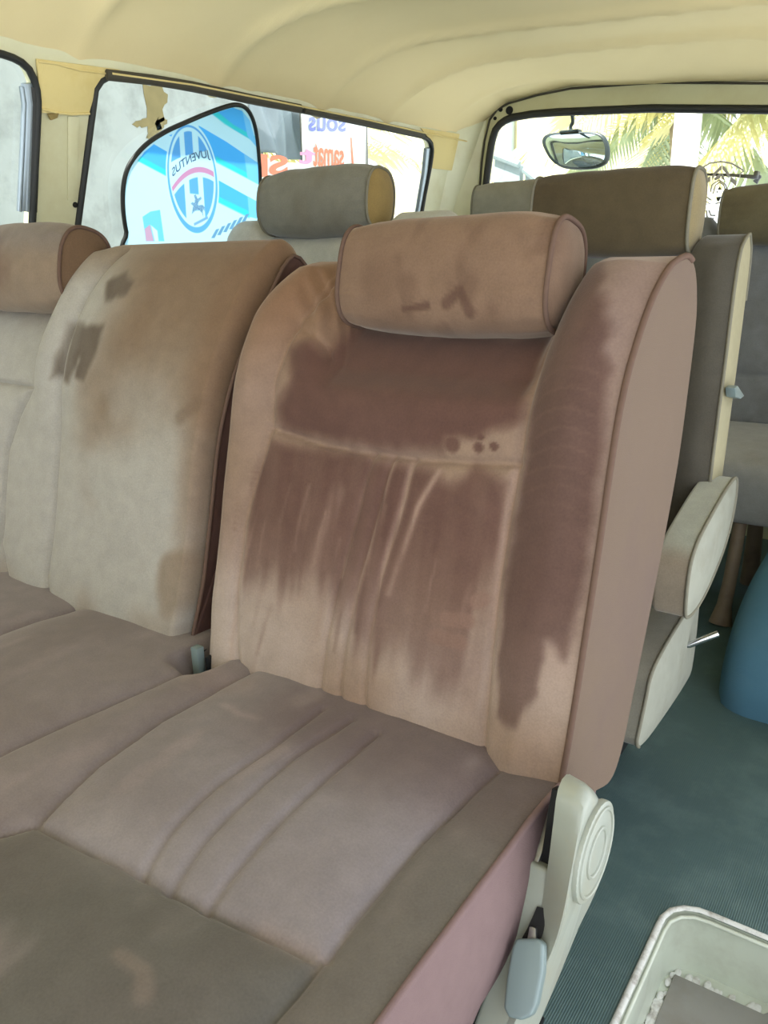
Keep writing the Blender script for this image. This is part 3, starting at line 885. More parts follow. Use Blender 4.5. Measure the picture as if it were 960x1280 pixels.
headrest(bench, -1.535, -1.235, 0.886, 0.932, 0.100, 0.130, math.radians(14), hl_tint, M['velour'], M['piping'], caps_tint=lambda X, Y, Z: np.zeros(X.shape + (3,)) + C(128, 102, 80), seed=4.0, gain=BG)

# seat cushion
ctop = [(0.800, 0.372), (0.790, 0.392), (0.770, 0.400), (0.70, 0.404), (0.60, 0.410), (0.48, 0.410), (0.36, 0.406), (0.25, 0.400), (0.16, 0.388), (0.12, 0.368), (0.105, 0.335)]
cbot = [(0.112, 0.29), (0.135, 0.275), (0.3, 0.272), (0.6, 0.275), (0.78, 0.28), (0.802, 0.30)]
ct_ = resample(smooth_curve(ctop, 10), 190); cb_ = resample(smooth_curve([ctop[-1]] + cbot + [ctop[0]], 6), 60)[1:-1]
prof_c = np.vstack([ct_, cb_])
CS1 = cu([(-80, 985), (0, 946), (100, 900), (190, 862), (230, 842), (240, 830)])
CS2 = cu([(46, 1030), (75, 1000), (120, 962), (200, 905), (260, 872), (295, 850), (330, 830)])
CSF0 = cu([(-200, 1075), (-60, 1052), (0, 1041), (46, 1030)])
CSF = cu([(46, 1030), (105, 1060), (175, 1090), (215, 1112), (265, 1138), (330, 1167), (396, 1197), (410, 1195)])
CC1 = cu([(178, 1090), (215, 1045), (270, 995), (340, 945), (402, 893)])
CC2 = cu([(212, 1110), (255, 1060), (310, 1010), (370, 955), (440, 905)])
CC3 = cu([(258, 1133), (300, 1090), (350, 1040), (390, 1002), (470, 925)])
CS6 = cu([(408, 1196), (440, 1150), (490, 1092), (520, 1058), (575, 1008), (620, 960)])
CS7 = cu([(398, 1200), (370, 1235), (320, 1285), (240, 1380)])
CS0 = cu([(-90, 850), (0, 797), (40, 780), (80, 767), (110, 755)])
SEAMS_C = [CS1, CS2, CSF, CSF0, CS6, CS7, CS0]


def c_disp(X, Y, Z, w):
    d = np.full(X.shape, 1e9)
    for s in SEAMS_C: d = np.minimum(d, dpoly(X, Y, s))
    dc = np.minimum(np.minimum(dpoly(X, Y, CC1), dpoly(X, Y, CC2)), dpoly(X, Y, CC3))
    h = 0.011 * (1 - np.exp(-d / 0.022)) - 0.008 - 0.0045 * np.exp(-(d / 0.004) ** 2)
    h -= 0.0048 * np.exp(-(dc / 0.0045) ** 2) - 0.0025 * (1 - np.exp(-dc / 0.012))
    h += 0.006 * sstep(-0.30, -0.40, X) + 0.003 * fbm(X * 8, Y * 8, 41.0)
    h += 0.0035 * fbm(X * 3, Y * 16, 44.0) * np.exp(-(dpoly(X, Y, CSF) / 0.08) ** 2)
    # bite at the back where the hinge lever comes through
    q = cu([(240, 832)])[0]
    h -= 0.06 * np.exp(-(((X - q[0]) / 0.030) ** 4 + ((Y - q[1] - 0.035) / 0.045) ** 4))
    return 0 * X, 0 * X, h * w


def c_tint(X, Y, Z, w):
    T = np.zeros(X.shape + (3,)) + C(121, 111, 110)
    n1 = fbm(X * 7, Y * 7, 51.0); n2 = fbm(X * 22, Y * 9, 54.0)
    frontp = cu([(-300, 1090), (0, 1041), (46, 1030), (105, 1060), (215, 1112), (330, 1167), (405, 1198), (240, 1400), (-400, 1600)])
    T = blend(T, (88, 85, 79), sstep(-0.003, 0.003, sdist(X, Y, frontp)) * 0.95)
    chan = cu([(46, 1030), (200, 905), (330, 830), (620, 960), (410, 1195), (215, 1112)])
    sc = sdist(X, Y, chan)
    T = blend(T, (126, 118, 119), sstep(-0.002, 0.004, sc) * 0.9)
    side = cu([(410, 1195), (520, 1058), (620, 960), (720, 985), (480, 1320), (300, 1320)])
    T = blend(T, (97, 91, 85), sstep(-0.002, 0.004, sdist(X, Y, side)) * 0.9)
    T = blend(T, (150, 142, 142), np.exp(-(dpoly(X, Y, cu([(90, 1020), (140, 1058), (180, 1075)])) / 0.035) ** 2) * 0.45)
    T = blend(T, (150, 138, 136), np.exp(-(dpoly(X, Y, cu([(280, 890), (300, 903), (322, 910)])) / 0.006) ** 2) * 0.6)
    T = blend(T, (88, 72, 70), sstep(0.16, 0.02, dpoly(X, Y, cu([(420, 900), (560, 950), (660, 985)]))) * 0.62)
    T = blend(T, (140, 122, 116), np.exp(-(dpoly(X, Y, cu([(250, 855), (300, 860)])) / 0.03) ** 2) * 0.4)
    T = blend(T, (150, 132, 124), np.exp(-(dpoly(X, Y, cu([(330, 1165), (395, 1196)])) / 0.010) ** 2) * 0.4)
    T = blend(T, (128, 112, 102), sstep(0.010, 0.003, dpoly(X, Y, cu([(150, 1200), (180, 1220), (180, 1250)])) + 0.006 * n2) * 0.5)
    T = blend(T, (96, 84, 80), np.clip(n1, 0, 1) * 0.55)
    T = blend(T, (144, 130, 128), sstep(0.2, 0.6, n2) * 0.35)
    return T


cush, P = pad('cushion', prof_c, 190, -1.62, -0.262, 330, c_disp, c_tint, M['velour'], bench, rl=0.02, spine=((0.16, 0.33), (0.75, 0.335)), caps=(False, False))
cush['label'] = 'grey brown seat cushion with stitched channels'
loop = P[-1]
end_panel('side_panel', loop, (loop[:, 0].mean(), 0.45, 0.335), 0.010, M['flatcloth_pink'], cush, 6, 0.003)
tube_obj('piping', loop[6:186], 0.0038, M['flatcloth_pink'], cush, 8)
# plain pink skirt below the cushion's open end
sk_px = [(694, 992), (668, 1080), (655, 1110), (640, 1180), (625, 1222), (598, 1285)]
sk3 = [onx(x, y, -0.255) for x, y in sk_px]
bm = bmesh.new()
sk_loop = [(0.70, 0.385)] + [(p[1], p[2]) for p in sk3[1:]] + [(0.40, 0.20), (0.16, 0.20), (0.13, 0.30), (0.15, 0.355), (0.40, 0.385)]
prism(bm, [(-0.272, y, z) for y, z in sk_loop], (0.012, 0, 0), 0.004)
bmobj('skirt', bm, M['flatcloth_pink'], bench)

# frame under the bench
bm = bmesh.new()
box(bm, (-1.58, 0.20, 0.225), (-0.285, 0.24, 0.272), 0.004); box(bm, (-1.58, 0.70, 0.225), (-0.285, 0.74, 0.278), 0.004)
box(bm, (-1.58, 0.24, 0.235), (-1.54, 0.70, 0.27), 0.004); box(bm, (-0.325, 0.24, 0.235), (-0.285, 0.70, 0.27), 0.004)
bmobj('seat_frame', bm, M['dark_metal'], bench)
for x in (-1.50, -0.325):
    for y in (0.22, 0.72):
        bm = bmesh.new(); box(bm, (x - 0.018, y - 0.018, 0.0), (x + 0.018, y + 0.018, 0.235), 0.004); box(bm, (x - 0.035, y - 0.03, 0.0), (x + 0.035, y + 0.03, 0.006), 0.001)
        bmobj('leg', bm, M['dark_metal'], bench)

# hinge lever between the two backrests
q = onz(240, 832, 0.40)
bm = bmesh.new(); box(bm, (q[0] - 0.006, q[1] + 0.005, 0.33), (q[0] + 0.008, q[1] + 0.018, 0.425), 0.002)
bmobj('hinge_bar', bm, M['grey_plastic'], bench)
bm = bmesh.new(); box(bm, (q[0] + 0.014, q[1] + 0.012, 0.33), (q[0] + 0.020, q[1] + 0.03, 0.412), 0.002); box(bm, (q[0] - 0.03, q[1] + 0.02, 0.33), (q[0] - 0.020, q[1] + 0.05, 0.40), 0.002)
bmobj('hinge_bracket', bm, M['dark_metal'], bench)

# recliner cover on the aisle end
XO = -0.205
def yz(pts, x): return [(onx(a, b, x)[1], onx(a, b, x)[2]) for a, b in pts]


low = yz([(746, 1000), (763, 1008), (767, 1030), (764, 1060), (753, 1105), (735, 1145), (712, 1185)], XO)
outer = [(0.606, 0.470), (0.640, 0.462), (0.672, 0.428), (0.694, 0.388), (0.694, 0.362), (0.676, 0.325), (0.650, 0.296), (0.632, 0.270), (0.616, 0.235), (0.600, 0.19), (0.585, 0.13), (0.45, 0.09), (0.42, 0.19), (0.468, 0.255), (0.497, 0.298), (0.522, 0.345), (0.545, 0.388), (0.572, 0.432)]
narrow = [p for p in outer]
rc_bm = bmesh.new()
# body beside the seat, then the outer cheek that swells out around the pivot
body = [(0.600, 0.378), (0.660, 0.352), (0.690, 0.235), (0.63, 0.21), (0.585, 0.195), (0.50, 0.12), (0.44, 0.12), (0.43, 0.19), (0.50, 0.252), (0.54, 0.284), (0.567, 0.310), (0.586, 0.346)]
prism(rc_bm, [(-0.266, y, z) for y, z in body], (0.034, 0, 0), 0.005, 3)
Bl = [(.612, .462), (.634, .466), (.668, .434), (.694, .392), (.702, .362), (.700, .320), (.688, .235), (.63, .21), (.585, .195), (.50, .12), (.44, .12), (.43, .19), (.50, .252), (.54, .284), (.567, .310), (.586, .346), (.598, .390), (.605, .43)]
Ol = [(.608, .463, -.207), (.630, .464, -.207), (.662, .430, -.207), (.688, .390, -.207), (.691, .364, -.207), (.676, .325, -.208), (.645, .268, -.221), (.605, .228, -.229), (.575, .205, -.231), (.50, .135, -.231), (.452, .132, -.231), (.442, .19, -.231), (.495, .250, -.231), (.538, .286, -.225), (.560, .320, -.214), (.572, .362, -.208), (.584, .402, -.207), (.597, .438, -.207)]
Bl = resample(smooth_curve([np.array([-0.236, y, z]) for y, z in Bl], 4, True), 90, True)
Ol = smooth_curve([np.array([x, y, z]) for y, z, x in Ol], 4, True); Ol = resample(Ol, 90, True)
k0 = int(np.argmin(np.linalg.norm(Bl[:, 1:] - Ol[0, 1:], axis=1))); Bl = np.roll(Bl, -k0, 0)
oc_ = Ol.mean(0)
vb = [rc_bm.verts.new(p) for p in Bl]
loops_ = [vb]
for kx_, kk_ in ((0.55, 1.0), (0.80, 0.99), (0.95, 0.965), (1.0, 0.93)):
    P_ = Bl + (Ol - Bl) * min(1.0, kx_ * 1.05); P_[:, 0] = Bl[:, 0] + (Ol[:, 0] - Bl[:, 0]) * kx_
    P_[:, 1:] = oc_[1:] + (P_[:, 1:] - oc_[1:]) * kk_
    loops_.append([rc_bm.verts.new(p) for p in P_])
for A_, B_ in zip(loops_[:-1], loops_[1:]):
    for i in range(90): rc_bm.faces.new((A_[i], A_[(i + 1) % 90], B_[(i + 1) % 90], B_[i]))
rc_bm.faces.new(loops_[-1])
rc = bmobj('recliner_cover', rc_bm, M['cream_plastic'], bench)
rc['label'] = 'cream plastic recliner cover on the aisle end'
cc = onx(742, 1064, XO)
bm = bmesh.new()
th = np.linspace(0, 2 * PI, 40, endpoint=False)
def ell(r1, r2, x): return [(x, cc[1] + r1 * math.cos(a) * math.cos(0.75) - r2 * math.sin(a) * math.sin(0.75), cc[2] - r1 * math.cos(a) * math.sin(0.75) * 1.0 - r2 * math.sin(a) * math.cos(0.75)) for a in th]
prism(bm, ell(0.050, 0.050, XO - 0.006), (0.009, 0, 0), 0.003)
bs = bmobj('pivot_boss', bm, M['cream_plastic'], rc)
bm = bmesh.new()
tube(bm, ell(0.043, 0.043, XO + 0.003), 0.0022, 8, True); tube(bm, ell(0.024, 0.024, XO + 0.003), 0.0022, 8, True)
bmobj('ring', bm, M['cream_plastic'], rc)
# steel hinge arm dropping into the notch
arm = yz([(699, 996), (689, 1022), (678, 1050), (666, 1082)], -0.254)
bm = bmesh.new()
A = [(p[0], p[1]) for p in arm]
prism(bm, [(-0.262, y + 0.000, z) for y, z in A] + [(-0.262, y + 0.022, z - 0.006) for y, z in A[::-1]], (0.012, 0, 0), 0.002)
bmobj('hinge_arm', bm, M['worn_metal'], bench)
bm = bmesh.new()
prism(bm, [(-0.250, y, z) for y, z in [(0.612, 0.372), (0.622, 0.41), (0.632, 0.445), (0.646, 0.440), (0.664, 0.405), (0.65, 0.34), (0.62, 0.34)]], (0.020, 0, 0), 0.001)
bmobj('notch_shade', bm, M['black'], bench)  # black block stands in for the shade inside the notch
# lever slot and lever
FN = np.array([0, -0.88, 0.47])
fp = np.array([0, 0.497, 0.312])          # a point of the cover's front face
d_f = np.array([0.586 - 0.515, 0.346 - 0.262]); d_f /= np.linalg.norm(d_f)
FN = np.array([0, -d_f[1], d_f[0]])
FP = np.array([0, 0.553, 0.306])
bm = bmesh.new()
prism(bm, [on(x, y, FP + FN * 0.001, FN) for x, y in ((672, 1133), (687, 1137), (677, 1172), (655, 1180), (642, 1200), (640, 1196), (660, 1160))], tuple(FN * 0.0015), 0.0)
bmobj('lever_slot', bm, M['black'], rc, False)
def lv(x, y, o): return on(x, y, FP + FN * o, FN)
lev = [(651, 1173), (678, 1173), (685, 1180), (684, 1215), (676, 1255), (670, 1268), (658, 1274), (642, 1270), (636, 1258), (640, 1220), (646, 1185)]
bm = bmesh.new()
prism(bm, [lv(x, y, 0.003) for x, y in lev], tuple(FN * 0.016), 0.005, 3)
lvo = bmobj('recliner_lever', bm, M['grey_plastic'], rc)
lvo['label'] = 'grey plastic recliner lever'
bm = bmesh.new()
prism(bm, [lv(x, y, 0.002) for x, y in ((664, 1158), (672, 1160), (672, 1180), (660, 1180))], tuple(FN * 0.006), 0.001)
bmobj('lever_shank', bm, M['worn_metal'], rc)

# ---------------------------------------------------------------- second and third benches
def far_tint(base, hi, seed, lo=(92, 78, 58)):
    def f(X, Y, Z, w=None):
        n1 = fbm(X * 7 + seed, Z * 7 + seed, seed); n2 = fbm(X * 20, Z * 20 + seed, seed + 3)
        T = np.zeros(X.shape + (3,)) + C(*base)
        T = blend(T, hi, np.clip(n1 + 0.3, 0, 1) * 0.5)
        T = blend(T, lo, np.clip(n2, 0, 1) * 0.5)
        return T
    return f


def far_back(parent, X0, X1, yb, zb, yt, zt, dep, tintf, valleys, seamz=None, rl=0.025, rr=0.0, zv=0.07, wing=None, nx=80):
    vy, vz = yt - yb, zt - zb
    l = math.hypot(vy, vz); ty, tz = vy / l, vz / l; ny, nz = -tz, ty
    f = [(yb + 0.03, zb - 0.01), (yb + 0.004, zb), (yb, zb + 0.03), (yb + vy * 0.3, zb + vz * 0.3), (yb + vy * 0.6, zb + vz * 0.6), (yb + vy * 0.85, zb + vz * 0.85), (yt + 0.006, zt - 0.035), (yt + 0.03, zt - 0.008)]
    r = [(yt + 0.055, zt), (yt + dep - 0.015, zt - 0.012), (yt + dep, zt - 0.06), (yt + dep - 0.02, zb + vz * 0.5), (yb + dep, zb + 0.06), (yb + dep - 0.02, zb)]
    fr_ = resample(smooth_curve(f, 8), 80); rr2 = resample(smooth_curve([f[-1]] + r + [f[0]], 6), 50)[1:-1]
    pr = np.vstack([fr_, rr2])
    def zm(X, Y, Z):
        v = 0
        for (a, b) in valleys: v = np.maximum(v, valley(X, a, b, 0.025, 0.025))
        z0 = zt - 0.2
        Zv = np.where(Z > z0, z0 + (Z - z0) * (0.2 - zv) / 0.2, Z)
        return Y, Z * (1 - v) + Zv * v
    def dp(X, Y, Z, w):
        d = 0.003 * fbm(X * 9, Z * 9, X0)
        if seamz is not None:
            ds = np.abs(Z - seamz); d = d + 0.008 * (1 - np.exp(-ds / 0.025)) - 0.008 - 0.004 * np.exp(-(ds / 0.005) ** 2)
        if wing:
            for xc in wing: d = d + 0.016 * np.exp(-((X - xc) / 0.035) ** 2)
        return 0 * X, d * w * ny, d * w * nz
    o, P_ = pad('backrest', pr, 80, X0, X1, nx, dp, tintf, M['velour_far'], parent, rl=rl, rr=rr, spine=((yb + dep * 0.5, zb + 0.06), (yt + dep * 0.5, zt - 0.06)), zmap=zm, caps=(False, False))
    return o, P_


b3 = thing('bench_seat', 'middle row grey brown bench with fold-down aisle armrest', 'seat', (-0.9, 1.35, 0.0), 'bench seats in three rows')
ftR = far_tint((84, 74, 56), (96, 84, 64), 3.0, (72, 60, 44))
ftRb = far_tint((78, 74, 66), (88, 84, 76), 3.0, (68, 62, 52))
bR, P = far_back(b3, -0.80, -0.298, 1.385, 0.33, 1.435, 0.966, 0.082, ftRb, [(-0.66, -0.39)], None, rl=0.025, wing=(-0.33, -0.76))
loop = P[-1]
end_panel('side_panel', loop, (loop[:, 0].mean(), 1.45, 0.65), 0.006, M['cloth_beige'], bR, 5)
tube_obj('piping', loop[4:90], 0.003, M['piping_grey'], bR, 8)
bR['label'] = 'right backrest with beige cloth side'
ftL = far_tint((176, 176, 170), (190, 190, 186), 9.0, (160, 156, 146))  # left back tint lightened to carry the brightness of the nearby window
bL, P = far_back(b3, -1.475, -0.83, 1.385, 0.33, 1.435, 1.030, 0.082, ftL, [(-1.36, -1.0)], None, rl=0.05, rr=0.05, zv=0.038)
capb = lambda X, Y, Z: np.zeros(X.shape + (3,)) + C(138, 124, 92)
headrest(b3, -0.664, -0.384, 1.478, 1.004, 0.088, 0.135, math.radians(6), ftR, M['velour_far'], M['piping_grey'], ex=3.2, caps_tint=capb, seed=2.0, bul=0.006)
headrest(b3, -1.330, -1.030, 1.478, 1.055, 0.100, 0.124, math.radians(8), far_tint((122, 120, 110), (136, 134, 128), 14.0, (104, 96, 82)), M['velour_far'], M['piping_grey'], ex=2.5, caps_tint=lambda X, Y, Z: np.zeros(X.shape + (3,)) + C(140, 118, 74), seed=5.0)  # left headrest: window brightness put into its paler tint

# cushion of the middle row
c3t = [(1.44, 0.32), (1.43, 0.338), (1.38, 0.342), (1.27, 0.335), (1.19, 0.322), (1.15, 0.305), (1.135, 0.275), (1.115, 0.235), (1.105, 0.215)]
c3b = [(1.12, 0.195), (1.2, 0.18), (1.40, 0.175), (1.44, 0.20)]
pr = np.vstack([resample(smooth_curve(c3t, 6), 60), resample(smooth_curve([c3t[-1]] + c3b + [c3t[0]], 5), 40)[1:-1]])
ft3 = far_tint((120, 116, 104), (136, 132, 120), 19.0, (96, 86, 72))
c3, P = pad('cushion', pr, 60, -1.50, -0.302, 120, lambda X, Y, Z, w: (0 * X, 0 * X, w * 0.003 * fbm(X * 8, Y * 8, 5.0)), ft3, M['velour_far'], b3, rl=0.02, spine=((1.17, 0.25), (1.38, 0.26)), caps=(False, False))
loop = P[-1]
M['cloth_greyside'] = simple('grey_side_cloth', (150, 150, 138), 0.95, var=0.12, scale=30, bump=0.4, bscale=900, spec=0.1, dirt=(118, 112, 96), dscale=9, damt=0.5)
end_panel('side_panel', loop, (loop[:, 0].mean(), 1.28, 0.255), 0.008, M['cloth_greyside'], c3, 5)
tube_obj('piping', loop[2:62], 0.003, M['piping_grey'], c3, 8)
bm = bmesh.new(); box(bm, (-1.46, 1.16, 0.14), (-0.34, 1.42, 0.18), 0.005)
bmobj('seat_frame', bm, M['dark_metal'], b3)
for x in (-1.40, -0.42):
    for y in (1.19, 1.39):
        bm = bmesh.new(); box(bm, (x - 0.015, y - 0.015, 0.0), (x + 0.015, y + 0.015, 0.145), 0.003); bmobj('leg', bm, M['dark_metal'], b3)

# fold-down armrest
arm_yz = [(1.362, 0.322), (1.346, 0.345), (1.342, 0.395), (1.352, 0.432), (1.385, 0.458), (1.45, 0.478), (1.53, 0.502), (1.575, 0.512), (1.600, 0.492), (1.596, 0.43), (1.560, 0.372), (1.500, 0.325), (1.42, 0.314)]
arm_yz = [(y * 0.873, 0.945 - (0.945 - z) * 0.873) for y, z in arm_yz]
arm_yz = [(y + 0.06 * sstep(1.30, 1.39, y), z) for y, z in arm_yz]
al = resample(smooth_curve(arm_yz, 6, True), 80, True)
fta = far_tint((150, 150, 136), (166, 166, 154), 23.0, (130, 118, 100))
def arm_t(X, Y, Z, w=None):
    T = fta(X, Y, Z)
    return blend(T, (128, 110, 92), sstep(1.215, 1.185, Y) * sstep(0.52, 0.49, Z) * 0.7)


am, P = pad('armrest', al, 80, -0.325, -0.266, 26, lambda X, Y, Z, w: (0 * X, 0 * X, 0 * X), arm_t, M['velour_far'], b3, rl=0.012, spine=((1.215, 0.45), (1.36, 0.505)), caps=(False, False))
loop = P[-1]
end_panel('side_panel', loop, (loop[:, 0].mean(), 1.29, 0.478), 0.008, M['cloth_greyside'], am, 6)
tube_obj('piping', loop, 0.003, M['piping_grey'], am, 8, True)
# pivot bracket, fold knob, release rod
bm = bmesh.new()
for k in range(3): box(bm, (-0.330, 1.225, 0.425 + k * 0.020), (-0.316, 1.26, 0.437 + k * 0.020), 0.002)
bmobj('armrest_bracket', bm, M['black'], b3)
kx = onx(913, 490, -0.286)
bm = bmesh.new()
prism(bm, [onx(x, y, -0.292) for x, y in ((906, 484), (910, 481), (919, 494), (914, 498), (907, 496))], (0.016, 0, 0), 0.003)
kn = bmobj('fold_knob', bm, M['grey_plastic'], b3); kn['label'] = 'small grey fold lever'
pa = onx(862, 806, -0.292)
pb = pa + (onx(897, 792, -0.292) - pa) * 1.0
pb = on(898, 792, (0, pa[1] + 0.02, 0), (0, 1, 0))
rod = tube_obj('release_lever', [tuple(pa - np.array([0.05, 0, 0.012])), tuple(pa), tuple(pb)], (0.006, 0.0045), M['chrome'], b3, 10)
rod['label'] = 'chrome release lever'

# rear row
b4 = thing('bench_seat', 'rearmost grey bench under the tailgate window', 'seat', (-0.85, 2.3, 0.0), 'bench seats in three rows')
ft4 = far_tint((104, 96, 74), (118, 110, 88), 31.0, (84, 74, 56))
ft4b = far_tint((118, 120, 122), (132, 134, 138), 33.0, (92, 90, 86))
far_back(b4, -1.48, -0.82, 2.44, 0.46, 2.50, 1.02, 0.10, ft4b, [(-1.36, -1.0)], 0.60, rr=0.025, nx=60)
far_back(b4, -0.80, -0.16, 2.44, 0.46, 2.50, 1.03, 0.10, ft4b, [(-0.60, -0.26)], 0.60, rr=0.025, nx=60, zv=0.045)
headrest(b4, -1.345, -1.04, 2.50, 1.085, 0.10, 0.135, math.radians(8), far_tint((140, 136, 124), (156, 152, 142), 36.0, (120, 112, 96)), M['velour_far'], M['piping_grey'], seed=7.0, nx=40, bul=0.008)
headrest(b4, -0.572, -0.280, 2.50, 1.028, 0.10, 0.135, math.radians(8), ft4, M['velour_far'], M['piping_grey'], seed=8.0, nx=40, bul=0.012, ex=2.3)
c4t = [(2.46, 0.45), (2.44, 0.47), (2.30, 0.470), (2.18, 0.462), (2.10, 0.452), (2.065, 0.43), (2.06, 0.39), (2.075, 0.33), (2.09, 0.29)]
c4b = [(2.12, 0.27), (2.3, 0.265), (2.44, 0.275), (2.465, 0.32)]
pr = np.vstack([resample(smooth_curve(c4t, 6), 60), resample(smooth_curve([c4t[-1]] + c4b + [c4t[0]], 5), 40)[1:-1]])
pad('cushion', pr, 60, -1.46, -0.16, 90, lambda X, Y, Z, w: (0 * X, 0 * X, w * 0.003 * fbm(X * 8, Y * 8, 5.0)), far_tint((138, 136, 130), (150, 150, 146), 40.0, (116, 110, 100)), M['velour_far'], b4, rl=0.02, rr=0.02, spine=((2.12, 0.37), (2.4, 0.37)))
M['leg_brown'] = simple('brown_painted_leg', (118, 102, 82), 0.6, var=0.2, scale=20, dirt=(84, 66, 48), dscale=14, damt=0.6)
for x in (-1.36, -0.372):
    tube_obj('leg', [(x + 0.004, 2.13, 0.30), (x, 2.10, 0.12), (x - 0.004, 2.085, 0.05), (x - 0.006, 2.075, 0.0)], [(0.017, 0.017), (0.017, 0.017), (0.019, 0.019), (0.030, 0.026)], M['leg_brown'], b4, 14)
    tube_obj('leg', [(x, 2.38, 0.30), (x, 2.40, 0.0)], [(0.017, 0.017), (0.026, 0.024)], M['leg_brown'], b4, 14)

# blue covered wheel arch by the right wall
bm = bmesh.new()
na, nr = 36, 26
rings = []
for i in range(na + 1):
    a = PI * i / na
    row = []
    for j in range(nr + 1):
        u = j / nr                               # 0 at the left rounded shoulder -> 1 at the wall
        e = math.sqrt(max(0.0, 1 - (1 - min(1.0, u / 0.22)) ** 2.4)) if u < 0.22 else 1.0
        yy = 2.06 - 0.425 * math.cos(a) * (0.80 + 0.20 * e)
        zz = 0.258 * math.sin(a) ** 0.75 * (0.72 + 0.28 * e)
        xx = -0.300 + 0.42 * u - 0.010 * math.cos(a) * 0
        row.append(bm.verts.new((xx, yy, zz)))
    rings.append(row)
for i in range(na):
    for j in range(nr):
        bm.faces.new((rings[i][j], rings[i + 1][j], rings[i + 1][j + 1], rings[i][j + 1]))
bm.faces.new([rings[i][0] for i in range(na + 1)])
wa = bmobj('wheel_arch_cover', bm, M['blue_cover'], None, True, 60)
tag(wa, 'rounded blue carpeted wheel arch cover on the floor at right', 'wheel arch')

# ================================================================== ON AND BY THE WINDOWS
# sunshade
SO = 0.012
shade = thing('sunshade', 'white and blue oval club crest sunshade on the side window', 'sunshade', tuple(on_wall(240, 297, SO)))
out_px = [(166, 318), (158, 290), (154, 262), (154, 235), (159, 212), (170, 194), (186, 178), (208, 164), (232, 153), (258, 142), (282, 133.5), (296, 131), (307, 135), (315, 147), (320, 165), (323, 190), (325, 220), (325, 255), (322, 290), (318, 318)]
oc = smooth_curve(np.array(out_px), 5, True)
def z3(pts): return [(130 + x / 4.571, 120 + y / 4.571) for x, y in pts]
def cz(p, q): return (240.5 + 31.2 * p + 4.4 * q, 223.8 + 3.2 * p + 67.5 * q)


